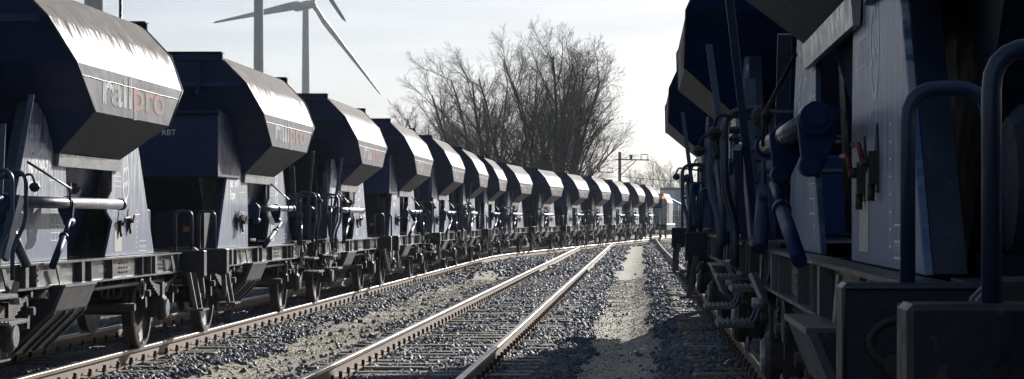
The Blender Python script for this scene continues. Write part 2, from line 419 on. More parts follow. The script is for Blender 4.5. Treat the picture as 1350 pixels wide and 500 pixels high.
def track(fx, fs_, fz, yl, yr, label, sl_y, clips, extra_rails=()):
    t_ = link('railway_track', None); t_.location = (0, 0, 0); tag(t_, label, 'railway track', 'yard tracks')
    link('rail', rail_mesh('rail', lambda y: fx(y) - .75, fz, 8 if clips else 8, yl, 2.0), t_)
    link('rail', rail_mesh('rail', lambda y: fx(y) + .75, fz, 8, yr, 2.0), t_)
    y = sl_y[0]; k = 0
    while y < sl_y[1]:
        o = link('sleeper', sleeper_meshes[k % 4], t_, (fx(y) + random.uniform(-.03, .03), y, float(fz(y)) - .178 + random.uniform(-.008, .006)))
        o.rotation_euler = (0, 0, -math.atan(fs_(y)) + random.uniform(-.012, .012))
        for (sd_, y1_) in clips:
            if y < y1_:
                c = link('rail_clip', clip_mesh, t_, (fx(y) + sd_ * .75, y, float(fz(y)) - .176))
                if sd_ < 0: c.rotation_euler = (0, 0, math.pi)
        y += .6; k += 1
    return t_
track(left_x, left_s, lambda y: 0.0, 236, 236, 'track under the long hopper train, bending away in the distance', (17, 112), ((1, 78), (-1, 34)))
track(lambda y: MX, lambda y: 0, lambda y: 0.0, 111.5, 126.5, 'empty middle track with bright rails and worn wooden sleepers', (18, 112), ((1, 66), (-1, 66)))
track(lambda y: RX, lambda y: 0, lambda y: float(rise_r(y)), 152, 166, 'track in shade under the shorter hopper train', (15, 150), ((-1, 62),))

# ------------------------------------------------------------------ ballast stones
CUBE = np.array([(x, y, z) for z in (-1, 1) for y in (-1, 1) for x in (-1, 1)], float)
CF = np.array([(0, 2, 3, 1), (4, 5, 7, 6), (0, 1, 5, 4), (2, 6, 7, 3), (0, 4, 6, 2), (1, 3, 7, 5)])
def stones(name, pts, size, mat, flat=0.7):
    n = len(pts)
    v = CUBE[None] * (1 + rng.uniform(-.42, .30, (n, 8, 3)))
    sc = size[:, None] * np.stack([rng.uniform(.7, 1.25, n), rng.uniform(.6, 1.0, n), rng.uniform(.45, .85, n) * flat / .7], -1) * 0.5
    v = v * sc[:, None, :]
    q = rng.normal(size=(n, 4)); q[:, 1:3] *= 0.65; q /= np.linalg.norm(q, axis=1, keepdims=True)
    w, x, y, z = q.T
    Rm = np.stack([1 - 2 * (y * y + z * z), 2 * (x * y - z * w), 2 * (x * z + y * w), 2 * (x * y + z * w), 1 - 2 * (x * x + z * z), 2 * (y * z - x * w),
                   2 * (x * z - y * w), 2 * (y * z + x * w), 1 - 2 * (x * x + y * y)], -1).reshape(n, 3, 3)
    v = np.einsum('nij,nkj->nki', Rm, v) + pts[:, None, :]
    f = (CF[None] + (np.arange(n) * 8)[:, None, None]).reshape(-1)
    me = bpy.data.meshes.new(name)
    me.vertices.add(n * 8); me.vertices.foreach_set('co', v.reshape(-1))
    me.loops.add(n * 24); me.loops.foreach_set('vertex_index', f)
    me.polygons.add(n * 6); me.polygons.foreach_set('loop_start', np.arange(n * 6) * 4); me.polygons.foreach_set('loop_total', np.full(n * 6, 4))
    me.materials.append(MAT[mat]); me.update(calc_edges=True); me.validate()
    return me
def path_w(x, y):
    wob = .16 * np.sin(y * .41) + .12 * np.sin(y * 1.3 + 1) + .08 * np.sin(y * 3.1)
    p1 = 1 - sstep(.40, .60, np.abs(x + .27 + wob * .4)); p1 *= 1 - sstep(128, 140, y)
    p2 = .985 * (1 - sstep(.42, .85, np.abs(x + 4.45 + wob))) * (1 - sstep(62, 84, y))
    return np.maximum(p1, p2)
def scatter(n, y0, y1, s0, s1, xl, xr):
    y = rng.uniform(y0, y1, n); x = xl(y) + (xr(y) - xl(y)) * rng.random(n)
    pw = path_w(x, y)
    keep = rng.random(n) > pw * 0.995
    # keep stones off the rails themselves
    for cx in (MX - .75, MX + .75, RX - .75, RX + .75):
        keep &= np.abs(x - cx) > .085
    lx = lx_np(y)
    keep &= (np.abs(x - lx - .75) > .085) & (np.abs(x - lx + .75) > .085)
    x, y = x[keep], y[keep]; n = len(x)
    sz = rng.uniform(s0, s1, n) * rng.choice([.7, 1, 1, 1.25], n)
    z = ground_z(x, y) + sz * .10 + rng.uniform(-.012, .016, n)
    # stones lie lower on top of sleepers' faces: leave many sleeper tops bare
    for cx, on in ((MX, 1), (RX, 1)):
        ph = ((y - (18 if cx == MX else 15)) / .6 + .5) % 1 - .5
        cl = np.sin(x * 1.9 + y * .83) + np.sin(x * 3.7 - y * 1.61 + 2) + np.sin(y * .37 + 1) + np.sin(x * 7.1 + y * 5.3)
        bare = (np.abs(x - cx) < 1.3) & (np.abs(ph) < .20) & (rng.random(n) < np.clip(.50 + .26 * cl, .06, .92))
        z = np.where(bare, z - .12, z)
    return np.stack([x, y, z], -1), sz
P = []; S = []
for (n, y0, y1, s0, s1) in ((118000, 17.5, 34, .030, .060), (66000, 34, 60, .040, .072), (34000, 60, 135, .065, .11)):
    p, s_ = scatter(n, y0, y1, s0, s1, lambda y: np.maximum(-9.2, -.31 * y - 1.2), lambda y: np.where(y < 60, 3.2, 4.2))
    P.append(p); S.append(s_)
P = np.concatenate(P); S = np.concatenate(S)
g = link('ballast', stones('ballast', P, S, 'ballast_stone')); tag(g, 'dark grey crushed stone ballast around the rails', 'gravel', kind='stuff')
NP = 16000
y = rng.uniform(18, 60, NP); side = rng.random(NP) < .5
x = np.where(side, -.28, -4.45) + rng.normal(0, .34, NP)
sz = rng.uniform(.010, .026, NP) * (1 + (y > 40) * .3)
P = np.stack([x, y, ground_z(x, y) + sz * .12], -1)
g = link('path_gravel', stones('path_gravel', P, sz, 'path_stone')); tag(g, 'fine pale gravel on the trodden paths between tracks', 'gravel', kind='stuff')

# ------------------------------------------------------------------ lettering helper: text -> flat mesh in the (reading, up) plane
def text_mesh(body, size, mats, split=None, bold=0.0):
    cu = bpy.data.curves.new('lettering', 'FONT'); cu.body = body; cu.size = size; cu.extrude = 0.0; cu.align_x = 'LEFT'; cu.offset = bold
    cu.space_line = 0.96; cu.resolution_u = 3
    o = bpy.data.objects.new('lettering', cu)
    for mm in mats: cu.materials.append(MAT[mm])
    if split:
        for i in range(len(body)): cu.body_format[i].material_index = 1 if i >= split else 0
    COL.objects.link(o); bpy.context.view_layer.update()
    dg = bpy.context.evaluated_depsgraph_get()
    me = bpy.data.meshes.new_from_object(o.evaluated_get(dg), preserve_all_data_layers=False, depsgraph=dg)
    bpy.data.objects.remove(o); bpy.data.curves.remove(cu)
    me.name = 'lettering'
    return me
def place_text(me, side, x, y, z, sx=1.0):
    """lay a text mesh (x = reading, y = up) on a side plane facing +x (side 1) or -x (side -1); y is the start of the line"""
    m2 = me.copy()
    for v in m2.vertices:
        u, w = v.co.x * sx, v.co.y
        v.co = Vector((side * x, y + side * u, z + w))
    return m2

# ------------------------------------------------------------------ the hopper wagon
HR = [(3.72, .91, 2.60), (3.36, 1.26, 2.53), (2.955, 1.45, 2.25), (2.53, 1.45, 1.58), (2.13, .985, 1.2)]
class Tmpl:
    def __init__(s): s.p = []
    def add(s, name, mesh, parent=-1, lod=0): s.p.append((name, mesh, parent, lod)); return len(s.p) - 1
def rounded(pts, r, n=4):
    pts = [Vector(p) for p in pts]; out = [pts[0]]
    for i in range(1, len(pts) - 1):
        a, b, c = pts[i - 1], pts[i], pts[i + 1]
        d1 = (a - b).normalized(); d2 = (c - b).normalized(); rr = min(r, (a - b).length * .49, (c - b).length * .49)
        p0, p1 = b + d1 * rr, b + d2 * rr
        for k in range(n + 1):
            t_ = k / n; out.append((1 - t_) ** 2 * p0 + 2 * t_ * (1 - t_) * b + t_ * t_ * p1)
    out.append(pts[-1]); return out

logo = text_mesh('railpro', .44, ['letter_white', 'letter_orange'], 4, 0.010)
LOGO_W = max(v.co.x for v in logo.vertices)
num = text_mesh(' 23 RIV\n 84 NL-RP\n649 7 069-7\nFccpps', .17, ['white_decal'], bold=0.010)
tiny = text_mesh('ABC 40\nS 24 t\n120 28', .07, ['white_decal'])
tiny2 = text_mesh('DB-AG\n0 x 12', .085, ['white_decal'])
tiny3 = text_mesh('1515-49/42\nRail Systems', .055, ['chassis'])
tiny4 = text_mesh('31,7 m3 5450 kg', .05, ['white_decal'])
typ = text_mesh('RBT', .11, ['white_decal'])

def ribbon(pts, w):      # flat closed or open ribbon in (u, v)
    pts = [Vector((p[0], p[1], 0)) for p in pts]; n = len(pts); L = []; Rr = []
    for i, p in enumerate(pts):
        d = (pts[min(i + 1, n - 1)] - pts[max(i - 1, 0)]).normalized(); nn = Vector((-d.y, d.x, 0))
        L.append(p + nn * w / 2); Rr.append(p - nn * w / 2)
    return L + Rr, [(i, i + 1, n + i + 1, n + i) for i in range(n - 1)]
def emblem_mesh():       # outlined drop with two waves inside
    mb = MB()
    drop = []
    for k in range(41):
        a = math.pi / 2 + 2 * math.pi * k / 40
        u = .115 * math.cos(a); v = .26 + .2 * math.sin(a)
        if v > .26: v = .26 + (v - .26) * 2.2; u *= (1 - ((v - .26) / .44) ** 1.3 * .9) if v < .70 else 0.05
        drop.append((u, v))
    mb.add(*ribbon(drop, .03))
    for v0 in (.2, .36):
        w = [(-.085 + .17 * k / 12, v0 + .055 * abs(math.sin(math.pi * k / 6)) - .02 + .03 * k / 12) for k in range(13)]
        mb.add(*ribbon(w, .026))
    return mb.mesh('emblem', 'white_decal', recalc=False)
emblem = emblem_mesh()
def grid_mesh(w, h, cols, rows, t_=.008):
    mb = MB()
    for i in range(cols + 1): x_ = w * i / cols; mb.add([(x_ - t_ / 2, 0, 0), (x_ + t_ / 2, 0, 0), (x_ + t_ / 2, h, 0), (x_ - t_ / 2, h, 0)], [(0, 1, 2, 3)])
    for j in range(rows + 1): y_ = h * j / rows; mb.add([(0, y_ - t_ / 2, .0004), (w, y_ - t_ / 2, .0004), (w, y_ + t_ / 2, .0004), (0, y_ + t_ / 2, .0004)], [(0, 1, 2, 3)])
    return mb.mesh('data_table', 'white_decal', recalc=False)
table_a = grid_mesh(.42, .14, 4, 1); table_b = grid_mesh(.30, .30, 2, 4); ladder_mark = grid_mesh(.06, .42, 1, 7); table_c = grid_mesh(.34, .11, 3, 2)

def make_wagon(variant):
    T = Tmpl(); e = -1 if variant == 0 else 1        # e: end that carries the ladder and platform
    # ---- hopper body
    mb = MB()
    vs = []
    for (z, w, l) in HR: vs += [(-w, -l, z), (w, -l, z), (w, l, z), (-w, l, z)]
    for k in range(4):
        o = k * 4
        mb.cur = 0; mb.add([vs[o + 1], vs[o + 2], vs[o + 6], vs[o + 5]], [(0, 1, 2, 3)]); mb.add([vs[o + 3], vs[o], vs[o + 4], vs[o + 7]], [(0, 1, 2, 3)])
        mb.cur = 1; mb.add([vs[o], vs[o + 1], vs[o + 5], vs[o + 4]], [(0, 1, 2, 3)]); mb.add([vs[o + 2], vs[o + 3], vs[o + 7], vs[o + 6]], [(0, 1, 2, 3)])
    mb.cur = 1                                        # open top: inner walls and bed
    w, l = .85, 2.54
    rim_o = [(-.91, -2.6, 3.72), (.91, -2.6, 3.72), (.91, 2.6, 3.72), (-.91, 2.6, 3.72)]
    rim_i = [(-w, -l, 3.72), (w, -l, 3.72), (w, l, 3.72), (-w, l, 3.72)]
    bed = [(-.8, -1.6, 2.75), (.8, -1.6, 2.75), (.8, 1.6, 2.75), (-.8, 1.6, 2.75)]
    for i in range(4):
        j = (i + 1) % 4
        mb.add([rim_o[i], rim_o[j], rim_i[j], rim_i[i]], [(0, 1, 2, 3)]); mb.add([rim_i[i], rim_i[j], bed[j], bed[i]], [(0, 1, 2, 3)])
    mb.add(bed, [(0, 1, 2, 3)])
    # funnel below
    lo = [(2.13, .985, 1.2), (2.11, .86, 1.15), (1.20, .62, .72), (.80, .5, .6)]
    for k in range(3):
        (z0, w0, l0), (z1, w1, l1) = lo[k], lo[k + 1]
        A = [(-w0, -l0, z0), (w0, -l0, z0), (w0, l0, z0), (-w0, l0, z0)]; B = [(-w1, -l1, z1), (w1, -l1, z1), (w1, l1, z1), (-w1, l1, z1)]
        for i in range(4): j = (i + 1) % 4; mb.add([A[i], A[j], B[j], B[i]], [(0, 1, 2, 3)])
    me = mb.mesh('hopper', ['hopper_paint', 'paint_end'], recalc=False)
    bm = bmesh.new(); bm.from_mesh(me); bmesh.ops.remove_doubles(bm, verts=bm.verts, dist=1e-4); bmesh.ops.recalc_face_normals(bm, faces=bm.faces)
    bm.to_mesh(me); bm.free()
    hop = T.add('hopper', me)
    # end caps of the rim: flat bars across both ends, end stiffeners
    for s in (-1, 1):
        mb = MB(); mb.box(-.97, .97, s * 2.6 - .05 * (s < 0) - .0, s * 2.6 + .05 * (s > 0), 3.66, 3.755)
        mb.box(-.97, .97, *sorted((s * 2.5, s * 2.72)), 3.755, 3.77); T.add('rim_bar', mb.mesh('rim_bar', 'paint_end'), hop)
        for x_ in (-.62, 0, .62):
            mb = MB(); mb.prism_x([(s * 2.585, 3.66), (s * 2.70, 3.66), (s * 2.63, 3.2), (s * 2.42, 3.2)], x_ - .03, x_ + .03)
            T.add('end_rib', mb.mesh('end_rib', 'paint_end'), hop, 1)
        mb = MB(); mb.box(-1.2, 1.2, *sorted((s * 2.50, s * 2.57)), 3.30, 3.37); T.add('end_rail', mb.mesh('end_rail', 'paint_end'), hop, 1)
    for s in (-1, 1):
        # bottom lip
        mb = MB(); mb.prism_y([(s * .972, 2.14), (s * 1.015, 2.14), (s * 1.005, 2.02), (s * .978, 2.02)], -1.22, 1.22)
        T.add('bottom_lip', mb.mesh('bottom_lip', 'tube_steel'), hop)
        # weld bead round the lettered band
        mb = MB(); pts = [(s * 1.452, -2.09 + .02 * random.random(), 2.845)]
        yy = -2.09
        while yy < 2.09: pts.append((s * 1.4525, yy, 2.846 + random.uniform(-.004, .004))); yy += .07
        mb.tube(pts, .005, 4); T.add('weld_bead', mb.mesh('weld_bead', 'chassis_dusty'), hop, 1)
        # corner seam strips
        for q in (-1, 1):
            mb = MB()
            mb.tube([(s * (ww + .002), q * ll, zz) for (zz, ww, ll) in HR[:4]], .012, 5); T.add('corner_seam', mb.mesh('corner_seam', 'hopper_paint'), hop, 1)
        # side lettering
        lm = place_text(logo, s, 1.4535, -s * 1.35, 2.632, 2.7 / LOGO_W)
        T.add('lettering', lm, hop)
        mb = MB(); mb.box(*sorted((s * 1.33, s * 1.357)), .18 - .11, .18 + .11, 3.18, 3.28)
        # support plates
        for (q, nm) in ((-1, 'A'), (1, 'B')):
            if nm == 'A': poly = [(-2.97, 1.105), (-1.98, 2.60), (-1.80, 2.60), (-.85, 2.2), (-.77, 1.60), (-.77, 1.105)]
            else: poly = [(2.97, 1.105), (2.02, 2.60), (1.86, 2.60), (1.02, 2.2), (1.0, 1.80), (.80, 1.70), (.80, 1.58), (1.02, 1.48), (.71, 1.105)]
            mb = MB(); mb.prism_x(poly, s * .935, s * .965)
            pl = T.add('support_plate', mb.mesh('support_plate', 'plate_paint', 0.004))
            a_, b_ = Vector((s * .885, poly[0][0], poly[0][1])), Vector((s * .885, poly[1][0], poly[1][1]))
            mb = MB(); mb.bar(a_, b_, .10, .018, up=(0, q, .6)); T.add('plate_flange', mb.mesh('plate_flange', 'flange_shade'), pl)
            x_ = .9665
            if (nm == 'A') == (s > 0):      # the plate that reads first carries the number
                yo = poly[0][0]
                y0 = -s * 2.10
                T.add('lettering', place_text(num, s, x_, y0, 2.27, .78), pl, 1)
                T.add('data_table', place_text(table_a, s, x_, -s * 1.42, 1.88), pl, 2)
                T.add('data_table', place_text(table_b, s, x_, -s * 1.35, 1.30), pl, 2)
                T.add('lettering', place_text(tiny, s, x_ + .0005, -s * 1.34, 1.53), pl, 2)
                T.add('data_table', place_text(ladder_mark, s, x_, -s * 1.1, 1.18), pl, 2)
            else:
                y0 = s * 1.62
                T.add('emblem', place_text(emblem, s, x_, y0, 1.66, 1.15), pl, 1)
                T.add('lettering', place_text(tiny2, s, x_, s * 1.08, 1.99, .8), pl, 2)
                T.add('data_table', place_text(table_c, s, x_, s * 1.06, 1.86), pl, 2)
                T.add('lettering', place_text(tiny4, s, x_, s * 2.25, 1.17, .9), pl, 2)
                T.add('data_table', place_text(table_c, s, x_, s * 2.22, 1.145), pl, 2)
                T.add('data_table', place_text(ladder_mark, s, x_, s * 2.08, 1.18), pl, 2)
                mb = MB(); mb.box(*sorted((s * .965, s * .969)), *sorted((s * 1.1, s * 1.42)), 1.15, 1.45); dp = T.add('data_plate', mb.mesh('data_plate', 'cream_plate'), pl, 1)
            # valve cocks
            if (nm == 'B') == (variant == 0):
                for (yy, zz) in ((q * 1.30, 1.47), (q * 1.72, 1.50)):
                    mb = MB(); mb.prism_x([(yy - .045, zz - .13), (yy + .045, zz - .13), (yy + .05, zz + .02), (yy, zz + .12), (yy - .05, zz + .02)], s * .966, s * .972)
                    mb.box(*sorted((s * .972, s * 1.0)), yy - .028, yy + .028, zz - .10, zz + .02); mb.cyl((s * .99, yy, zz - .02), (s * 1.03, yy, zz - .02), .02, 8)
                    mb.cyl((s * .99, yy, zz - .16), (s * .99, yy, zz - .1), .014, 8)
                    vb = T.add('valve_cock', mb.mesh('valve_cock', 'running_gear'), -1, 1)
                    mb = MB(); mb.tube(rounded([(s * 1.02, yy, zz - .02), (s * 1.035, yy, zz + .045), (s * 1.035, yy + .22, zz + .05)], .02), .0105, 6)
                    T.add('valve_handle', mb.mesh('valve_handle', 'red_paint'), vb, 1)
        # torque shaft with levers and cylinder
        if variant == 0: y0, y1, lv, ct, cb = -3.4, .62, (-1.45,), (-1.5, 1.50), (-2.0, 1.06)
        else: y0, y1, lv, ct, cb = -1.25, 1.9, (-1.2, .55), (.72, 1.44), (-.55, 1.10)
        mb = MB(); mb.cyl((s * 1.15, y0, 1.66), (s * 1.15, y1, 1.66), .055 if variant == 0 else .048, 14)
        sh = T.add('torque_shaft', mb.mesh('torque_shaft', 'shaft_pale' if variant == 0 else 'shaft_dark'))
        for yy in (y0, y1):
            mb = MB(); mb.cyl((s * 1.15, yy - .05, 1.66), (s * 1.15, yy + .05, 1.66), .064, 16); mb.cyl((s * 1.15, yy - .07, 1.66), (s * 1.15, yy + .07, 1.66), .035, 12)
            T.add('shaft_bearing', mb.mesh('shaft_bearing', 'paint_end'), sh, 1)
        for yy in lv:
            mb = MB(); mb.prism_y([(s * 1.05, 1.70), (s * 1.16, 1.73), (s * 1.22, 1.67), (s * 1.20, 1.47), (s * 1.14, 1.43), (s * 1.07, 1.58)], yy - .03, yy + .03)
            mb.cyl((s * 1.17, yy - .07, 1.48), (s * 1.17, yy + .07, 1.48), .045, 10)
            T.add('crank_lever', mb.mesh('crank_lever', 'paint_end', .006), sh, 1)
        a_, b_ = Vector((s * 1.19, ct[0], ct[1])), Vector((s * 1.16, cb[0], cb[1]))
        mb = MB(); mid = a_.lerp(b_, .34); rc = .034 if variant == 0 else .033; mb.cyl(a_, mid, .02, 10); mb.cyl(mid, b_, rc, 14); mb.cyl(mid, mid.lerp(b_, .06), rc + .01, 14)
        T.add('air_cylinder', mb.mesh('air_cylinder', 'paint_end'), -1, 1)
        # sloping hand rod with ball
        yb = -1.55 if variant == 0 else 1.35
        mb = MB(); mb.tube([(s * 1.12, yb - 1.1, 2.02), (s * 1.20, yb, 1.80), (s * 1.20, yb + .1, 1.80)], .012, 5); mb.cyl((s * 1.2, yb + .02, 1.64), (s * 1.2, yb + .02, 1.86), .012, 5)
        hr_ = T.add('release_rod', mb.mesh('release_rod', 'chassis'), -1, 1)
        mb = MB(); mb.lathe([(0, .002), (.02, .045), (.05, .06), (.08, .045), (.1, .002)], (s * 1.2, yb + .1, 1.80), (0, 1, 0), 10); T.add('rod_knob', mb.mesh('rod_knob', 'rubber'), hr_, 1)
        # discharge chute
        ya, yb2 = -1.8, -.65
        CH = [(1.22, .86), (1.13, .64), (.70, .22)]
        mb = MB(); mb.prism_y([(s * x_, z_) for x_, z_ in CH] + [(s * (x_ - .03), z_ + .012) for x_, z_ in CH[::-1]], ya, yb2)
        ch = T.add('discharge_chute', mb.mesh('discharge_chute', 'chassis_dusty'))
        for yy in (ya + .02, ya + .42, ya + .72, yb2 - .02):
            mb = MB(); mb.prism_y([(s * 1.128, .632), (s * 1.12, .60), (s * .73, .212), (s * .71, .225)], yy - .022, yy + .022); T.add('chute_rib', mb.mesh('chute_rib', 'chassis'), ch, 1)
        for yy in (ya, yb2):
            mb = MB(); mb.prism_y([(s * 1.19, .87), (s * 1.10, .65), (s * .68, .24), (s * .5, .5), (s * .9, .87)], yy - .008, yy + .008); T.add('chute_cheek', mb.mesh('chute_cheek', 'chassis'), ch, 1)
        mb = MB(); mb.box(*sorted((s * 1.10, s * 1.23)), ya, yb2, .862, .885); T.add('chute_lip', mb.mesh('chute_lip', 'chassis_dusty'), ch, 1)
        mb = MB(); mb.cyl((s * .98, ya - .12, .80), (s * 1.10, ya - .12, .80), .04, 14); T.add('chute_pin', mb.mesh('chute_pin', 'bright_steel'), ch, 1)
        # ---- sole bar with gussets
        mb = MB(); mb.prism_y([(s * .95, 1.10), (s * 1.09, 1.10), (s * 1.09, 1.082), (s * 1.03, 1.075), (s * 1.03, .885), (s * 1.09, .878), (s * 1.09, .86), (s * .95, .86), (s * .95, .878), (s * 1.015, .885), (s * 1.015, 1.075), (s * .95, 1.082)], -4.04, 4.04)
        sb = T.add('sole_bar', mb.mesh('sole_bar', 'chassis_mid'))
        for yy in (-3.72, -2.55, -2.25, -.62, -.3, .55, 1.9, 2.3, 2.55, 3.72):
            wd = .05 if abs(yy) in (2.55, .62) else .008
            mb = MB(); mb.prism_y([(s * 1.032, 1.08), (s * 1.088, 1.08), (s * 1.088, .88), (s * 1.032, .88)], yy - wd, yy + wd); T.add('gusset', mb.mesh('gusset', 'chassis_dusty'), sb, 1)
        for yy in (-3.3, -1.6, 3.3):
            mb = MB(); mb.prism_x([(yy - .05, 1.07), (yy + .05, 1.07), (yy + .24, .87), (yy + .1, .87)], s * 1.085, s * 1.10); T.add('gusset', mb.mesh('gusset', 'chassis_dusty'), sb, 1)
        mb = MB()
        for yy in np.arange(-2.9, 3.6, .11):
            if 0.9 < (yy + 3.3) % 1.7 < 1.35:
                for zz in (.93, .98, 1.03): mb.lathe([(0, .013), (.012, .013), (.014, .002)], (s * 1.03, yy, zz), (s, 0, 0), 6)
        T.add('rivets', mb.mesh('rivets', 'bright_steel', recalc=False), sb, 2)
        for yq in (-1.2, .2, 1.2): T.add('lettering', place_text(tiny4, s, 1.0315, s * yq, .955, 1.1), sb, 2)
        mb = MB(); mb.box(*sorted((s * .9, s * 1.06)), -1.9, -.2, .74, .80); mb.cyl((s * .97, -3.8, .78), (s * .97, 3.6, .78), .022, 6); T.add('brake_pipe', mb.mesh('brake_pipe', 'chassis'), -1, 1)
        mb = MB(); mb.tube([(s * 1.05, 2.0 + .09 * math.sin(a), .72 + .11 * math.cos(a)) for a in np.linspace(0, 2 * math.pi, 15)], .012, 5, False); T.add('pull_ring', mb.mesh('pull_ring', 'chassis_dusty'), -1, 1)
        # ---- running gear
        for q in (-1, 1):
            yw = q * 3.0
            mb = MB(); prof = [(-.075, .20), (-.07, .49), (-.045, .49), (-.035, .462), (.055, .457), (.06, .405), (.025, .39), (.0, .30), (.012, .19), (.045, .15), (.075, .12), (.078, .06), (.082, .002)]
            mb.lathe(prof, (s * .765, yw, .46), (s, 0, 0), 36)
            wh = T.add('wheel', mb.mesh('wheel', 'wheel_steel'))
            mb = MB(); mb.lathe([(.045, .46), (.062, .458), (.064, .41), (.05, .408)], (s * .765, yw, .46), (s, 0, 0), 36); T.add('tyre', mb.mesh('tyre', 'tube_steel'), wh, 1)
            mb = MB(); mb.box(*sorted((s * .88, s * 1.0)), yw - .15, yw + .15, .36, .60); mb.lathe([(0, .15), (.10, .15), (.13, .12), (.14, .002)], (s * .97, yw, .47), (s, 0, 0), 18)
            ab = T.add('axle_box', mb.mesh('axle_box', 'running_gear'))
            mb = MB(); mb.lathe([(0, .105), (.02, .10), (.022, .002)], (s * 1.10, yw, .47), (s, 0, 0), 16); T.add('axle_cover', mb.mesh('axle_cover', 'tube_steel'), ab, 1)
            mb = MB()
            for k in range(6):
                L = .62 - k * .085
                pts = [(yw + L * u, .735 + .085 * (u * L / .62) ** 2 - k * .021) for u in (-1, -.6, -.2, .2, .6, 1)]
                for i in range(5):
                    (ya_, za_), (yb_, zb_) = pts[i], pts[i + 1]
                    mb.prism_x([(ya_, za_), (yb_, zb_), (yb_, zb_ - .018), (ya_, za_ - .018)], s * .95, s * 1.05)
            mb.box(*sorted((s * .93, s * 1.07)), yw - .06, yw + .06, .585, .77)
            T.add('leaf_spring', mb.mesh('leaf_spring', 'running_gear'))
            for d in (-1, 1):
                mb = MB(); yl = yw + d * .66
                mb.bar((s * 1.0, yl, .83), (s * 1.0, yl + d * .05, .66), .05, .04); mb.bar((s * 1.0, yl + d * .05, .66), (s * 1.0, yl + d * .02, .50), .07, .06)
                mb.cyl((s * .93, yl, .82), (s * 1.07, yl, .82), .035, 8); mb.cyl((s * .93, yl + d * .05, .66), (s * 1.08, yl + d * .05, .66), .04, 8)
                T.add('spring_link', mb.mesh('spring_link', 'running_gear'), -1, 1)
                mb = MB(); mb.prism_x([(yw + d * .17, .34), (yw + d * .23, .34), (yw + d * .42, .86), (yw + d * .17, .86)], s * .90, s * .915); T.add('axle_guard', mb.mesh('axle_guard', 'chassis'), -1, 0)
                # brake block on its hanger
                yb_ = yw + d * .52
                mb = MB(); arc = [(yw + d * (.475 + th) * math.cos(a), .46 + (.475 + th) * math.sin(a)) for th in (0, .06) for a in ((-.35, -.1, .15, .4) if th == 0 else (.4, .15, -.1, -.35))]
                mb.prism_x(arc, s * .72, s * .82); mb.bar((s * .77, yb_ + d * .02, .5), (s * .77, yb_ + d * .05, .88), .05, .03)
                T.add('brake_block', mb.mesh('brake_block', 'running_gear'), -1, 1)
            mb = MB(); mb.box(*sorted((s * .98, s * 1.02)), yw - .17, yw + .17, .245, .262); mb.cyl((s * 1.0, yw - .1, .25), (s * 1.0, yw - .1, .40), .018, 6); mb.cyl((s * 1.0, yw + .1, .25), (s * 1.0, yw + .1, .40), .018, 6)
            T.add('axle_keeper', mb.mesh('axle_keeper', 'tube_steel'), -1, 1)
    for q in (-1, 1):
        mb = MB(); mb.cyl((-.72, q * 3.0, .46), (.72, q * 3.0, .46), .08, 12); T.add('axle', mb.mesh('axle', 'wheel_steel'))
        # ---- headstock, buffers, coupling
        hw = 1.33 if q != e else 1.0
        mb = MB(); mb.box(-hw, hw, *sorted((q * 4.03, q * 4.20)), .80, 1.12)
        hs = T.add('headstock', mb.mesh('headstock', 'chassis', .012))
        for s in (-1, 1):
            mb = MB(); mb.lathe([(0, .16), (.02, .16), (.025, .115), (.30, .105), (.31, .08), (.56, .075)], (s * .875, q * 4.20, .98), (0, q, 0), 18)
            bf = T.add('buffer', mb.mesh('buffer', 'running_gear'))
            mb = MB(); hx, hz = .225, .17
            pts = [(s * .875 - hx, .98 - hz + .05), (s * .875 - hx + .05, .98 - hz), (s * .875 + hx - .05, .98 - hz), (s * .875 + hx, .98 - hz + .05), (s * .875 + hx, .98 + hz - .05), (s * .875 + hx - .05, .98 + hz), (s * .875 - hx + .05, .98 + hz), (s * .875 - hx, .98 + hz - .05)]
            mb.prism_y(pts, q * 4.76, q * 4.81); T.add('buffer_head', mb.mesh('buffer_head', 'running_gear', .008), bf)
            # grab loop on the headstock
            if q != e:
                xi, xo = .96, 1.16
                mb = MB(); mb.tube(rounded([(s * xi, q * 4.12, 1.10), (s * xi, q * 4.12, 1.60), (s * xo, q * 4.12, 1.60), (s * xo, q * 4.12, 1.10)], .08, 5), .0195, 10)
                T.add('grab_loop', mb.mesh('grab_loop', 'rail_tube'))
            if q == e: continue
            mb = MB(); mb.bar((s * 1.27, q * 4.12, .82), (s * 1.29, q * 4.14, .60), .045, .06); mb.tube(rounded([(s * 1.29, q * 4.14, .64), (s * 1.30, q * 4.14, .52), (s * 1.24, q * 4.22, .50), (s * 1.22, q * 4.24, .60)], .05), .024, 7)
            T.add('rope_hook', mb.mesh('rope_hook', 'rusty_hook'), hs, 1)
            mb = MB(); mb.cyl((s * 1.2, q * 4.2, .92), (s * 1.2, q * 4.225, .92), .03, 10); T.add('bolt', mb.mesh('bolt', 'running_gear'), hs, 2)
            mb = MB(); mb.tube([(s * (1.13 + .085 * math.cos(a) + .05 * (1 if math.cos(a) > 0 else -1)), q * 4.2, .975 + .06 * math.sin(a)) for a in np.linspace(.01, 2 * math.pi + .01, 21)], .012, 6, False); T.add('lifting_eye', mb.mesh('lifting_eye', 'running_gear'), hs, 1)
            mb = MB(); mb.tube([(s * 1.325, q * 4.205, .81), (s * 1.325, q * 4.205, 1.11), (s * .4, q * 4.205, 1.11)], .007, 5); T.add('weld_seam', mb.mesh('weld_seam', 'chassis_mid'), hs, 2)
            # shunter's step under the headstock
            if q == e: continue
            mb = MB(); mb.bar((s * 1.22, q * 3.98, .86), (s * 1.30, q * 3.96, .42), .03, .05); mb.bar((s * 1.22, q * 3.66, .86), (s * 1.30, q * 3.68, .42), .03, .05); mb.box(*sorted((s * 1.16, s * 1.40)), q * 3.82 - .19, q * 3.82 + .19, .40, .425)
            T.add('shunter_step', mb.mesh('shunter_step', 'chassis_dusty'), -1, 1)
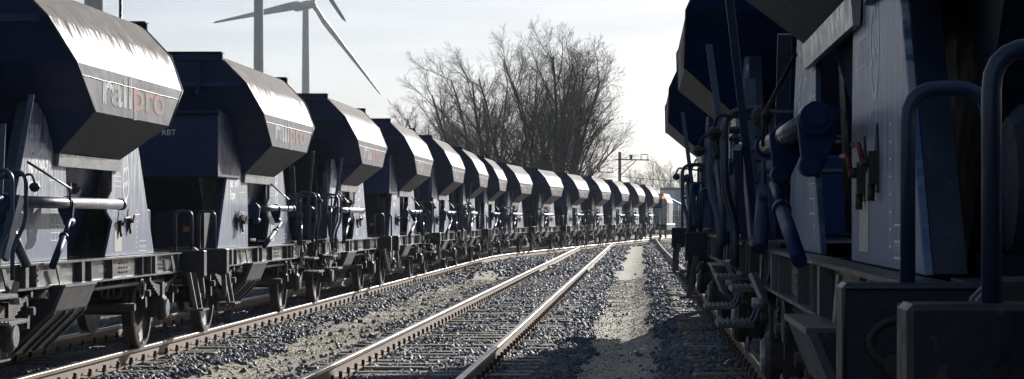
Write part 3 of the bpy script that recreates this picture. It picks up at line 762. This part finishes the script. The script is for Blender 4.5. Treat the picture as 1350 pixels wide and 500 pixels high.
        mb = MB(); mb.box(-.06, .06, *sorted((q * 4.2, q * 4.42)), .90, .99); mb.tube(rounded([(0, q * 4.38, .95), (0, q * 4.52, .96), (0, q * 4.54, 1.04)], .04), .035, 8); mb.tube(rounded([(-.08, q * 4.4, .9), (-.08, q * 4.7, .5), (.08, q * 4.7, .5), (.08, q * 4.4, .9)], .06), .02, 6)
        T.add('coupling', mb.mesh('coupling', 'running_gear'), -1, 1)
        for s in (-1, 1):
            mb = MB(); mb.tube(rounded([(s * .42, q * 4.18, .82), (s * .42, q * 4.42, .78), (s * .40, q * 4.45, .45), (s * .36, q * 4.3, .42)], .1), .025, 7); T.add('brake_hose', mb.mesh('brake_hose', 'rubber'), -1, 1)
    # cross members and underframe
    mb = MB()
    for yy in (-3.6, -2.2, -.75, .75, 2.2, 3.6): mb.box(-.95, .95, yy - .06, yy + .06, .88, 1.06)
    T.add('cross_members', mb.mesh('cross_members', 'chassis'))
    mb = MB(); mb.box(-.16, -.06, -4.03, 4.03, .87, 1.075); mb.box(.06, .16, -4.03, 4.03, .87, 1.075); T.add('centre_sill', mb.mesh('centre_sill', 'chassis'))
    mb = MB(); mb.lathe([(0, .002), (.03, .15), (.08, .18), (.92, .18), (.97, .15), (1, .002)], (-.5, 1.55, .62), (1, 0, 0), 18); T.add('air_reservoir', mb.mesh('air_reservoir', 'chassis'), -1, 0)
    mb = MB(); mb.cyl((-1.0, 1.9, .52), (1.0, 1.9, .52), .045, 10); T.add('brake_shaft', mb.mesh('brake_shaft', 'running_gear'), -1, 0)
    mb = MB(); mb.cyl((-1.0, -2.35, .55), (1.0, -2.35, .55), .045, 10); T.add('brake_shaft', mb.mesh('brake_shaft', 'running_gear'), -1, 0)
    # ---- closed end: equipment box over the axle, machinery below
    c = -e; bw = 1.0 if variant else .70
    def yz(p): return [(c * a, b) for a, b in p]
    mb = MB(); mb.prism_x(yz([(3.12, 2.06), (3.12, 2.86), (3.02, 2.94), (2.30, 2.94), (1.55, 2.42), (1.55, 2.06)]), -bw, bw)
    bx = T.add('equipment_box', mb.mesh('equipment_box', 'paint_end', .012))
    mb = MB(); mb.box(-bw + .03, bw - .03, *sorted((c * 3.12, c * 3.128)), 2.46, 2.472); mb.box(-bw - .02, bw + .02, *sorted((c * 3.0, c * 3.16)), 2.925, 2.95); T.add('box_lid', mb.mesh('box_lid', 'paint_end'), bx, 1)
    tm = typ.copy()
    for v in tm.vertices: u, w = v.co.x, v.co.y; v.co = Vector(((-c) * u * -1 * (-1) * 1.0 + (.25 if c < 0 else -.25), c * 3.1305, 2.62 + w)) if c < 0 else Vector((-u - .25 + .3, c * 3.1305, 2.62 + w))
    T.add('lettering', tm, bx, 2)
    mb = MB(); mb.prism_x(yz([(3.05, 2.06), (1.3, 2.06), (.75, 1.11), (2.2, 1.11)]), -.72, .72); T.add('end_housing', mb.mesh('end_housing', 'machine_shade'), -1, 0)
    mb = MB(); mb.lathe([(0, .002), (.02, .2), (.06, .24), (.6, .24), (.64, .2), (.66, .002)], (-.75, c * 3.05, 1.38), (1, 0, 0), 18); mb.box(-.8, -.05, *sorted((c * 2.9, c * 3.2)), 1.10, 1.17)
    T.add('air_tank', mb.mesh('air_tank', 'machine_shade'), -1, 1)
    mb = MB(); mb.box(.2, .85, *sorted((c * 2.75, c * 3.3)), 1.10, 1.62); T.add('motor_box', mb.mesh('motor_box', 'machine_shade', .02), -1, 1)
    mb = MB(); mb.box(-.92, .92, *sorted((c * 3.2, c * 4.02)), 1.085, 1.105); T.add('deck_plate', mb.mesh('deck_plate', 'chassis'), -1, 0)
    mb = MB(); mb.box(.58, .66, *sorted((c * 3.30, c * 3.315)), 1.33, 1.40); T.add('reflector', mb.mesh('reflector', 'orange_lens'), -1, 1)
    # ---- ladder end: platform, bars, bent hand rails, steps
    mb = MB(); mb.box(-1.0, 1.0, *sorted((e * 3.12, e * 4.02)), 1.105, 1.13)
    T.add('platform', mb.mesh('platform', 'chassis'))
    mb = MB(); mb.prism_x([(e * 2.55, 2.62), (e * 2.62, 2.62), (e * 2.05, 1.2), (e * 1.5, 1.2)], -.72, .72); T.add('end_housing', mb.mesh('end_housing', 'machine_shade'), -1, 0)
    mb = MB(); mb.box(-.55, .35, *sorted((e * 2.75, e * 3.35)), 1.13, 1.75); T.add('control_box', mb.mesh('control_box', 'paint_end', .02), -1, 1)
    mb = MB()
    for zz in (1.55, 1.72, 1.9): mb.cyl((-1.1, e * 3.05, zz), (1.1, e * 3.05, zz), .016, 6)
    for x_ in (-1.1, -.4, .4, 1.1): mb.cyl((x_, e * 3.05, 1.12), (x_, e * 3.05, 1.9), .016, 6)
    T.add('end_railing', mb.mesh('end_railing', 'rail_tube'), -1, 1)
    for s in (-1, 1):
        mb = MB(); mb.bar((s * 1.13, e * 3.42, 1.25), (s * 1.30, e * 3.15, 2.60), .05, .02, up=(0, 1, 0)); T.add('control_bar', mb.mesh('control_bar', 'rail_tube', .004), -1, 0)
        mb = MB(); mb.bar((s * 1.0, e * 3.22, 1.15), (s * .98, e * 2.98, 2.35), .085, .02, up=(0, 1, 0)); T.add('control_bar', mb.mesh('control_bar', 'rail_tube', .004), -1, 1)
        for k, yy in enumerate((3.92, 3.52)):
            mb = MB(); mb.tube(rounded([(s * 1.24, e * yy, .98), (s * 1.24, e * yy, 1.26), (s * 1.31, e * (yy - .16), 1.48), (s * 1.31, e * (yy - .16), 1.92), (s * 1.02, e * (yy - .2), 1.94), (s * 1.0, e * (yy - .2), 1.5)], .1, 4), .019, 8)
            T.add('hand_rail', mb.mesh('hand_rail', 'rail_tube'), -1, 0)
        mb = MB(); mb.tube(rounded([(s * 1.22, e * 4.0, 1.08), (s * 1.22, e * 4.0, 1.58), (s * 1.20, e * 3.8, 1.68), (s * 1.1, e * 3.3, 1.70)], .1, 4), .019, 8); T.add('hand_rail', mb.mesh('hand_rail', 'rail_tube'), -1, 0)
        mb = MB(); mb.tube(rounded([(s * 1.05, e * 3.3, 1.86), (s * 1.36, e * 3.34, 1.90), (s * 1.38, e * 3.34, 1.82)], .04), .011, 6); mb.lathe([(0, .002), (.015, .035), (.045, .05), (.075, .035), (.09, .002)], (s * 1.38, e * 3.34, 1.74), (0, 0, 1), 12); T.add('ball_bracket', mb.mesh('ball_bracket', 'rubber'), -1, 1)
        mb = MB(); mb.bar((s * 1.24, e * 3.30, 1.7), (s * 1.18, e * 3.55, 1.16), .045, .09); T.add('rail_bracket', mb.mesh('rail_bracket', 'paint_blue'), -1, 1)
        # steps: slatted treads on two bent stringers
        for (zz, xo) in ((1.14, 1.12), (.865, 1.25), (.65, 1.335)):
            mb = MB(); y_a, y_b = e * 3.45, e * 3.98
            mb.box(*sorted((s * (xo - .20), s * (xo + .02))), *sorted((y_a, y_b)), zz - .035, zz - .012)
            st = T.add('step_tread', mb.mesh('step_tread', 'chassis_dusty'), -1, 1)
            for k in range(7):
                mb = MB(); x_ = s * (xo - .19 + k * .032); mb.box(*sorted((x_, x_ + s * .012)), *sorted((y_a, y_b)), zz - .012, zz); T.add('tread_bar', mb.mesh('tread_bar', 'chassis_dusty'), st, 2)
        for yy in (3.53, 3.89):
            mb = MB(); mb.tube(rounded([(s * 1.0, e * yy, 1.10), (s * 1.05, e * yy, .86), (s * 1.13, e * yy, .62), (s * 1.33, e * yy, .62)], .05, 3), .014, 6); T.add('step_stringer', mb.mesh('step_stringer', 'rail_tube'), -1, 1)
        # lever with a steel knob, and a bell crank
        mb = MB(); mb.bar((s * 1.10, e * 3.05, .80), (s * 1.16, e * 3.12, .95), .05, .03); mb.cyl((s * 1.08, e * 3.04, .78), (s * 1.17, e * 3.04, .78), .03, 10); T.add('hand_lever', mb.mesh('hand_lever', 'tube_steel'), -1, 1)
        mb = MB(); mb.prism_x([(e * 2.9, 1.45), (e * 3.25, 1.62), (e * 3.3, 1.55), (e * 3.05, 1.2), (e * 2.9, 1.15)], s * 1.04, s * 1.08); mb.cyl((s * 1.03, e * 3.05, 1.42), (s * 1.13, e * 3.05, 1.42), .06, 10); mb.cyl((s * 1.03, e * 3.22, 1.56), (s * 1.12, e * 3.22, 1.56), .04, 8); T.add('bell_crank', mb.mesh('bell_crank', 'paint_blue'), -1, 1)
        mb = MB(); mb.cyl((s * 1.08, e * 3.22, 1.52), (s * 1.14, e * 2.75, 1.10), .045, 12); mb.cyl((s * 1.08, e * 3.24, 1.56), (s * 1.1, e * 3.05, 1.36), .022, 8); T.add('air_cylinder', mb.mesh('air_cylinder', 'paint_blue'), -1, 1)
    return T

TW = [make_wagon(0), make_wagon(1)]
def put_wagon(variant, x, y, z, heading, label, lodmax, group):
    root = link('hopper_wagon', None); root.location = (x, y, z); root.rotation_euler = (0, 0, heading)
    tag(root, label, 'rail wagon', group)
    obs = []
    for (name, me, par, lod) in TW[variant].p:
        if lod > lodmax: obs.append(None); continue
        p = root if par < 0 else obs[par]
        if p is None: obs.append(None); continue
        obs.append(link(name, me, p))
    return root
ORD = ['first', 'second', 'third', 'fourth', 'fifth', 'sixth', 'seventh', 'eighth', 'ninth', 'tenth', 'eleventh', 'twelfth', 'thirteenth', 'fourteenth']
VAR = [0, 1, 0, 1, 1, 0, 1, 0, 0, 1, 0, 1, 0, 0]
ypos = 21.72
for i in range(14):
    s_ = left_s(ypos)
    lb = {0: 'closest blue hopper wagon of the long sunlit train, cut by the picture edge', 13: 'fourteenth and last hopper wagon of the long train, beside the pale rail vehicle'}.get(i, ORD[i] + ' blue hopper wagon of the long sunlit train, counted from the near end')
    put_wagon(VAR[i], left_x(ypos), ypos, 0, -math.atan(s_), lb, 2 if i < 3 else 1, 'hopper wagons of the long train')
    ypos += 9.64 * math.cos(math.atan(s_))
for (v, yy, lb) in ((0, -.14, 'closest wagon of the shaded train, only its end beam and grab loop showing'), (1, 9.35, 'shaded hopper wagon with two red valve handles, large behind the grab loops'),
                    (0, 19.3, 'middle shaded hopper wagon with steps low above the ballast'), (0, 29.6, 'farthest hopper wagon of the shaded train, its tail against the sky')):
    put_wagon(v, RX, yy, float(rise_r(yy)), 0, lb, 2, 'hopper wagons of the shaded train')

# ------------------------------------------------------------------ rail vehicle at the far end of the long train
ye = ypos - 9.64 / 2 + 3.2
veh = link('service_vehicle', None); veh.location = (left_x(ye) + .35, ye, 0); veh.rotation_euler = (0, 0, -math.atan(SLOPE))
tag(veh, 'pale grey rail vehicle with red lamp at the far end of the train', 'rail vehicle')
mb = MB(); mb.box(-1.35, 1.35, -2.6, 4.2, .62, 1.05); link('frame', mb.mesh('frame', 'chassis', .02), veh)
mb = MB(); mb.prism_y([(-1.2, 1.05), (1.2, 1.05), (1.25, 2.6), (.95, 3.25), (-.95, 3.25), (-1.25, 2.6)], -.9, 3.6); bd = link('body', mb.mesh('body', 'loco_grey', .03), veh)
mb = MB(); mb.prism_x([(-2.2, 1.05), (-2.2, 1.9), (-.9, 2.1), (-.9, 1.05)], -.8, .8); link('bonnet', mb.mesh('bonnet', 'loco_grey', .03), veh)
mb = MB(); mb.box(-.85, -.1, -.93, -.905, 2.2, 2.85); mb.box(.1, .85, -.93, -.905, 2.2, 2.85); link('windscreen', mb.mesh('windscreen', 'glass_dark'), bd)
mb = MB(); mb.obox((1.75, -.6, 2.75), (.88, 0, -.47), (0, 1, 0), (.47, 0, .88), .55, .5, .025); link('awning', mb.mesh('awning', 'loco_grey'), veh)
mb = MB(); mb.lathe([(0, .09), (.05, .085), (.08, .002)], (.95, -.93, 3.0), (0, -1, 0), 12); link('tail_lamp', mb.mesh('tail_lamp', 'tail_lamp'), veh)
mb = MB()
for x_ in (.95, 1.35): mb.cyl((x_, -1.15, .5), (x_, -1.15, 2.9), .025, 6)
for k in range(7): mb.cyl((.95, -1.15, .6 + .33 * k), (1.35, -1.15, .6 + .33 * k), .02, 6)
link('ladder', mb.mesh('ladder', 'sign_white'), veh)
for yy in (-1.3, 2.9):
    for s in (-1, 1):
        mb = MB(); mb.lathe([(-.07, .2), (-.07, .49), (-.04, .49), (.055, .457), (.06, .405), (.0, .3), (.04, .15), (.08, .002)], (s * .765, yy, .46), (s, 0, 0), 24); link('wheel', mb.mesh('wheel', 'wheel_steel'), veh)

# ------------------------------------------------------------------ bare trees
def grow(seed, h, stems, spread, lean=0.0, dens=1.0, fine=True):
    rd = random.Random(seed); TR = MB(); CR = MB()
    def branch(p, d, L, r, depth, up):
        nseg = (7, 5, 4, 3, 2)[depth]
        pts = [p.copy()]; ds = []
        for i in range(nseg):
            d = (d + Vector((rd.gauss(0, 1), rd.gauss(0, 1), rd.gauss(0, .6))) * (.06, .10, .15, .2, .25)[depth] + Vector((0, 0, up))).normalized()
            p = p + d * (L / nseg); pts.append(p.copy()); ds.append(d.copy())
        rs = [r * (1 - .72 * i / nseg) for i in range(nseg + 1)]
        if depth >= 3: rs[-1] = r * .35
        (TR if depth == 0 else CR).tube(pts, rs, (7, 5, 4, 3, 3)[depth], False)
        if depth == (4 if fine else 3): return
        nk = int((rd.uniform(11, 14), rd.uniform(8, 10), rd.uniform(6, 8), rd.uniform(4.5, 6))[depth] * dens)
        for k in range(nk):
            t_ = (.22 + .78 * (k + rd.random()) / nk) if depth == 0 else (.12 + .88 * (k + rd.random()) / nk)
            i = min(int(t_ * nseg), nseg - 1); q = pts[i].lerp(pts[i + 1], t_ * nseg - i)
            dd = ds[i]; ax = dd.orthogonal().normalized(); ax.rotate(Matrix.Rotation(rd.uniform(0, 2 * math.pi), 3, dd))
            ang = rd.uniform(.40, .95)
            nd_ = (dd * math.cos(ang) + ax * math.sin(ang)).normalized()
            rem = 1 - t_
            Lc = L * ((.20 + .30 * rem), (.30 + .34 * rem), (.34 + .3 * rem), (.42 + .3 * rem))[depth] * rd.uniform(.75, 1.2)
            rc = max(rs[i] * (.5, .5, .5, .55)[depth], (.02, .013, .009, .007)[depth])
            branch(q, nd_, Lc, rc, depth + 1, (.10, .10, .06, .03)[depth])
    for s in range(stems):
        az = 2 * math.pi * (s + rd.random() * .6) / stems
        tilt = rd.uniform(.3, 1.0) * spread if stems > 1 else .05
        d = Vector((math.cos(az) * tilt + lean, math.sin(az) * tilt * .8, 1)).normalized()
        L = h * rd.uniform(.82, 1.0) * (1 - .18 * tilt)
        branch(Vector((math.cos(az) * .25, math.sin(az) * .25, -.3)), d, L * .9, h * .0125 * rd.uniform(.8, 1.15), 0, .015)
    return TR, CR
def tree(name, x, y, seed, h, stems, spread, label, lean=0, dens=1.0, fine=True, mats=('bark', 'twig_bark'), group='bare trees behind the long train', cat='tree'):
    TR, CR = grow(seed, h, stems, spread, lean, dens, fine)
    root = link(name, None); root.location = (x, y, float(ground_z(x, y)))
    tag(root, label, cat, group)
    link('trunk', TR.mesh('trunk', mats[0], recalc=False), root); link('crown', CR.mesh('crown', mats[1], recalc=False), root)
def px(x, z): return (x - 845) * z / 2788
tree('bare_tree', px(734, 152), 152, 3, 16.4, 9, .28, 'tallest bare tree with many upright stems, top of the clump', dens=.92)
tree('bare_tree', px(686, 157), 157, 11, 16.2, 6, .36, 'bare tree between the tallest one and its broad neighbour', dens=.84)
tree('bare_tree', px(642, 160), 160, 5, 15.6, 6, .42, 'broad bare tree in the middle of the clump', dens=.88)
tree('bare_tree', px(604, 164), 164, 21, 14.8, 5, .42, 'rounded bare tree over the fourth and fifth wagons', lean=-.03, dens=.9)
tree('bare_tree', px(572, 168), 168, 9, 11.8, 3, .44, 'thin bare tree at the outer end of the clump', lean=-.06, dens=.8)
for k, (x_, z_, h_, lb) in enumerate(((742, 146, 6.0, 'bare twiggy bush below the tallest tree, nearest the overhead mast'), (715, 149, 7.5, 'bare twiggy bush at the foot of the tallest tree'),
                                       (668, 152, 7.5, 'bare twiggy bush under the middle of the clump'), (620, 156, 6.5, 'bare twiggy bush under the rounded bare tree'))):
    tree('bare_bush', px(x_, z_), z_, 40 + k, h_, 7, .5, lb, dens=.85, group='bare bushes under the trees', cat='bush')
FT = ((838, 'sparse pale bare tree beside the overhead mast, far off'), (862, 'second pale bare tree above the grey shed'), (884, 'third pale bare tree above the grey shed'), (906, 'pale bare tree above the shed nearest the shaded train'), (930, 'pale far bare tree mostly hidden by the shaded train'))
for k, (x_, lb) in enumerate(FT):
    tree('far_tree', px(x_, 330), 330 + 6 * (k % 3), 60 + k, 11.2 + (k * 37 % 5) * .25, 3, .34, lb, dens=.8, mats=('twig_hazed', 'twig_hazed'), group='pale bare trees far behind the shed')

# ------------------------------------------------------------------ overhead line masts and wire
def mast(x, y, h, arm, label):
    root = link('overhead_line_mast', None); root.location = (x, y, float(ground_z(x, y))); tag(root, label, 'line mast', 'overhead line masts')
    mb = MB(); mb.box(-.15, .15, -.14, -.11, 0, h); mb.box(-.15, .15, .11, .14, 0, h); mb.box(-.03, .03, -.11, .11, 0, h); link('post', mb.mesh('post', 'galvanised'), root)
    mb = MB(); mb.bar((-.35, 0, h - .75), (arm, 0, h - .8), .12, .12); link('arm', mb.mesh('arm', 'galvanised'), root)
    mb = MB(); mb.bar((.1, 0, h - 2.3), (arm * .55, 0, h - .86), .09, .09); link('brace', mb.mesh('brace', 'galvanised'), root)
    mb = MB(); mb.cyl((arm * .38, 0, h - .75), (arm * .38, 0, h - .3), .14, 8); mb.box(arm * .3, arm * .46, -.1, .1, h - .36, h - .28); link('insulator', mb.mesh('insulator', 'insulator'), root)
    mb = MB(); mb.tube([(arm * .72, 0, h - .74), (arm * .72, 0, h - .25), (arm * .95, 0, h - .25), (arm * .95, 0, h - .74)], .05, 6); link('wire_bracket', mb.mesh('wire_bracket', 'galvanised'), root)
mast(px(817, 210), 210, 8.6, 2.95, 'nearer overhead line mast with bracket arm, the taller of the two')
mast(px(778, 262), 262, 8.5, 2.9, 'farther overhead line mast, small beside the bare trees')
for (a, b_, lb) in (((px(820, 210), 210, 5.6), (14, 208, 5.2), 'lower overhead wire running from the mast behind the shed trees'), ((px(838, 211), 211, 7.4), (-9, 330, 7.2), 'upper overhead wire between the two masts')):
    mb = MB(); mb.tube([Vector(a).lerp(Vector(b_), k / 8) + Vector((0, 0, -.4 * math.sin(math.pi * k / 8))) for k in range(9)], .03, 5); o = link('overhead_wire', mb.mesh('overhead_wire', 'galvanised')); tag(o, lb, 'wire', 'overhead wires')

# ------------------------------------------------------------------ shed, screen, crossing sign
sh = link('shed', None); sh.location = (14.5, 285, float(ground_z(14.5, 285))); tag(sh, 'long pale grey shed clad in upright panels behind the yard', 'shed')
mb = MB(); mb.box(-11.6, 14, .0, 14, 0, 5.5); link('wall', mb.mesh('wall', 'cladding'), sh)
for k in range(14):
    mb = MB(); mb.box(-11.6 + k * 1.83, -11.6 + k * 1.83 + 1.74, -.06, -.003, .3, 5.4); link('panel', mb.mesh('panel', 'cladding' if k % 3 else 'sign_white'), sh)
mb = MB(); mb.box(-11.8, 14.2, -.2, 14.2, 5.5, 5.75); link('roof', mb.mesh('roof', 'dark_cladding'), sh)
sc_ = link('yard_fence', None); sc_.location = (14.5, 262, float(ground_z(14.5, 262))); tag(sc_, 'dark grid fence of square panels in front of the shed', 'fence')
for k in range(12):
    x0 = -11.4 + k * 2.05
    mb = MB(); mb.box(x0, x0 + .1, -.06, .06, 0, 2.9); link('post', mb.mesh('post', 'dark_cladding'), sc_)
    for j in range(4):
        mb = MB(); mb.box(x0 + .1, x0 + 1.02, -.03, .03, .05 + j * .7, .68 + j * .7); link('panel', mb.mesh('panel', 'dark_cladding'), sc_)
        mb = MB(); mb.box(x0 + 1.07, x0 + 2.03, -.03, .03, .05 + j * .7, .68 + j * .7); link('panel', mb.mesh('panel', 'dark_cladding'), sc_)
cs = link('crossing_sign', None); cs.location = (px(894, 240), 240, float(ground_z(px(894, 240), 240))); tag(cs, 'small white crossing sign with red tipped crossed arms before the shed', 'sign')
mb = MB(); mb.cyl((0, 0, 0), (0, 0, 3.4), .06, 8); link('post', mb.mesh('post', 'galvanised'), cs)
for s in (-1, 1):
    d = Vector((s * .9, 0, .42))
    mb = MB(); mb.bar(Vector((0, -.08 - .03 * (s > 0), 2.9)) - d, Vector((0, -.08 - .03 * (s > 0), 2.9)) + d, .03, .2, up=(0, 1, 0)); arm_ = link('cross_arm', mb.mesh('cross_arm', 'sign_white'), cs)
    for q in (-1, 1):
        c = Vector((0, -.115 - .03 * (s > 0), 2.9)) + d * (q * .86); mb = MB(); mb.bar(c - d * .12, c + d * .12, .03, .2, up=(0, 1, 0)); link('arm_tip', mb.mesh('arm_tip', 'red_paint'), arm_)

# ------------------------------------------------------------------ wind turbines
def turbine(x, y, hub, blade, yaw, phase, label, r0=1.75, r1=1.05):
    root = link('wind_turbine', None); root.location = (x, y, -.6); tag(root, label, 'wind turbine', 'wind turbines')
    H = hub + .6
    mb = MB(); mb.lathe([(0, r0), (H * .5, (r0 + r1) / 2), (H - 1.2, r1)], (0, 0, 0), (0, 0, 1), 28)
    for i in range(len(mb.sm)): mb.sm[i] = True
    link('tower', mb.mesh('tower', 'turbine_backlit'), root)
    ax = Vector((math.sin(yaw), -math.cos(yaw), .07)).normalized(); sx = Vector((math.cos(yaw), math.sin(yaw), 0)); uz = sx.cross(-ax).normalized()
    if uz.z < 0: uz = -uz
    C = Vector((0, 0, H))
    mb = MB(); mb.obox(C - ax * 1.6, sx, ax, uz, 1.25, 4.2, 1.35); na = link('nacelle', mb.mesh('nacelle', 'turbine_backlit', .5), root)
    mb = MB(); mb.cyl(C - ax * 4.5 + uz * 1.2, C - ax * 4.5 + uz * 3.4, .12, 6); mb.bar(C - ax * 4.5 + uz * 3.2 - sx * .8, C - ax * 4.5 + uz * 3.2 + sx * .8, .15, .15); link('wind_gauge', mb.mesh('wind_gauge', 'galvanised'), na)
    O = C + ax * 3.6
    mb = MB(); mb.lathe([(-1.0, 1.2), (.2, 1.35), (1.1, .95), (1.7, .05)], O, ax, 18); link('hub', mb.mesh('hub', 'turbine_backlit'), root)
    for k in range(3):
        a = phase + k * 2 * math.pi / 3
        d = sx * math.cos(a) + uz * math.sin(a); wd = d.cross(ax)
        prof = [(0, .85, .85), (.06, .85, .75), (.16, 1.45, .5), (.25, 1.4, .36), (.5, .92, .22), (.8, .52, .12), (.97, .34, .06), (1.0, .06, .03)]
        mb = MB(); vs = []; n = 10
        for (u, w, th) in prof:
            tw = .35 * (1 - u) ** 1.5
            w2 = wd * math.cos(tw) + ax * math.sin(tw); t2 = ax * math.cos(tw) - wd * math.sin(tw)
            off = w * .35 if u > .1 else 0
            for j in range(n):
                an = 2 * math.pi * j / n; vs.append(O + d * (.6 + u * blade) + w2 * (w * math.cos(an) + off) + t2 * (th * math.sin(an)))
        for i in range(len(prof) - 1):
            mb.cur = 1 if i in (4,) and False else 0
            mb.add([vs[i * n + j] for j in range(n)] + [vs[(i + 1) * n + j] for j in range(n)], [(j, (j + 1) % n, n + (j + 1) % n, n + j) for j in range(n)], True)
        link('blade', mb.mesh('blade', 'turbine_backlit'), root)
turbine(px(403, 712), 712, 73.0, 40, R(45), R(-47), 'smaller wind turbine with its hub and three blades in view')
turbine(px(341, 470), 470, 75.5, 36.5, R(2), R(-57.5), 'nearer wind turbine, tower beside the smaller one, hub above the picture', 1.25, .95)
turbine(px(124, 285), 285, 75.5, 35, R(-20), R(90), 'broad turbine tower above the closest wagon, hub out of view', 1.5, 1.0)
lp = link('lamp_post', None); lp.location = (px(159, 62), 62, -.6); tag(lp, 'thin dark lamp post rising behind the closest wagon', 'lamp post')
mb = MB(); mb.tube([(0, 0, 0), (0, 0, 5), (0, 0, 10)], [.08, .06, .045], 8); link('post', mb.mesh('post', 'chassis'), lp)
mb = MB(); mb.bar((0, 0, 10), (.9, 0, 10.2), .06, .06); mb.box(.7, 1.3, -.14, .14, 10.12, 10.24); link('lamp_head', mb.mesh('lamp_head', 'chassis'), lp)

# ------------------------------------------------------------------ thin air haze
mz = bpy.data.materials.new('haze_air'); mz.use_nodes = True
tz = mz.node_tree; tz.nodes.clear()
zo = tz.nodes.new('ShaderNodeOutputMaterial'); zv = tz.nodes.new('ShaderNodeVolumePrincipled')
zv.inputs['Color'].default_value = (0.90, 0.95, 1.0, 1); zv.inputs['Density'].default_value = 0.00017; zv.inputs['Anisotropy'].default_value = 0.3
tz.links.new(zv.outputs[0], zo.inputs['Volume'])
MAT['haze_air'] = mz
mb = MB(); mb.box(-1500, 1500, -400, 2500, -3, 118)
g = link('haze', mb.mesh('haze', 'haze_air')); tag(g, 'thin pale winter haze over the whole yard', 'haze', kind='stuff')
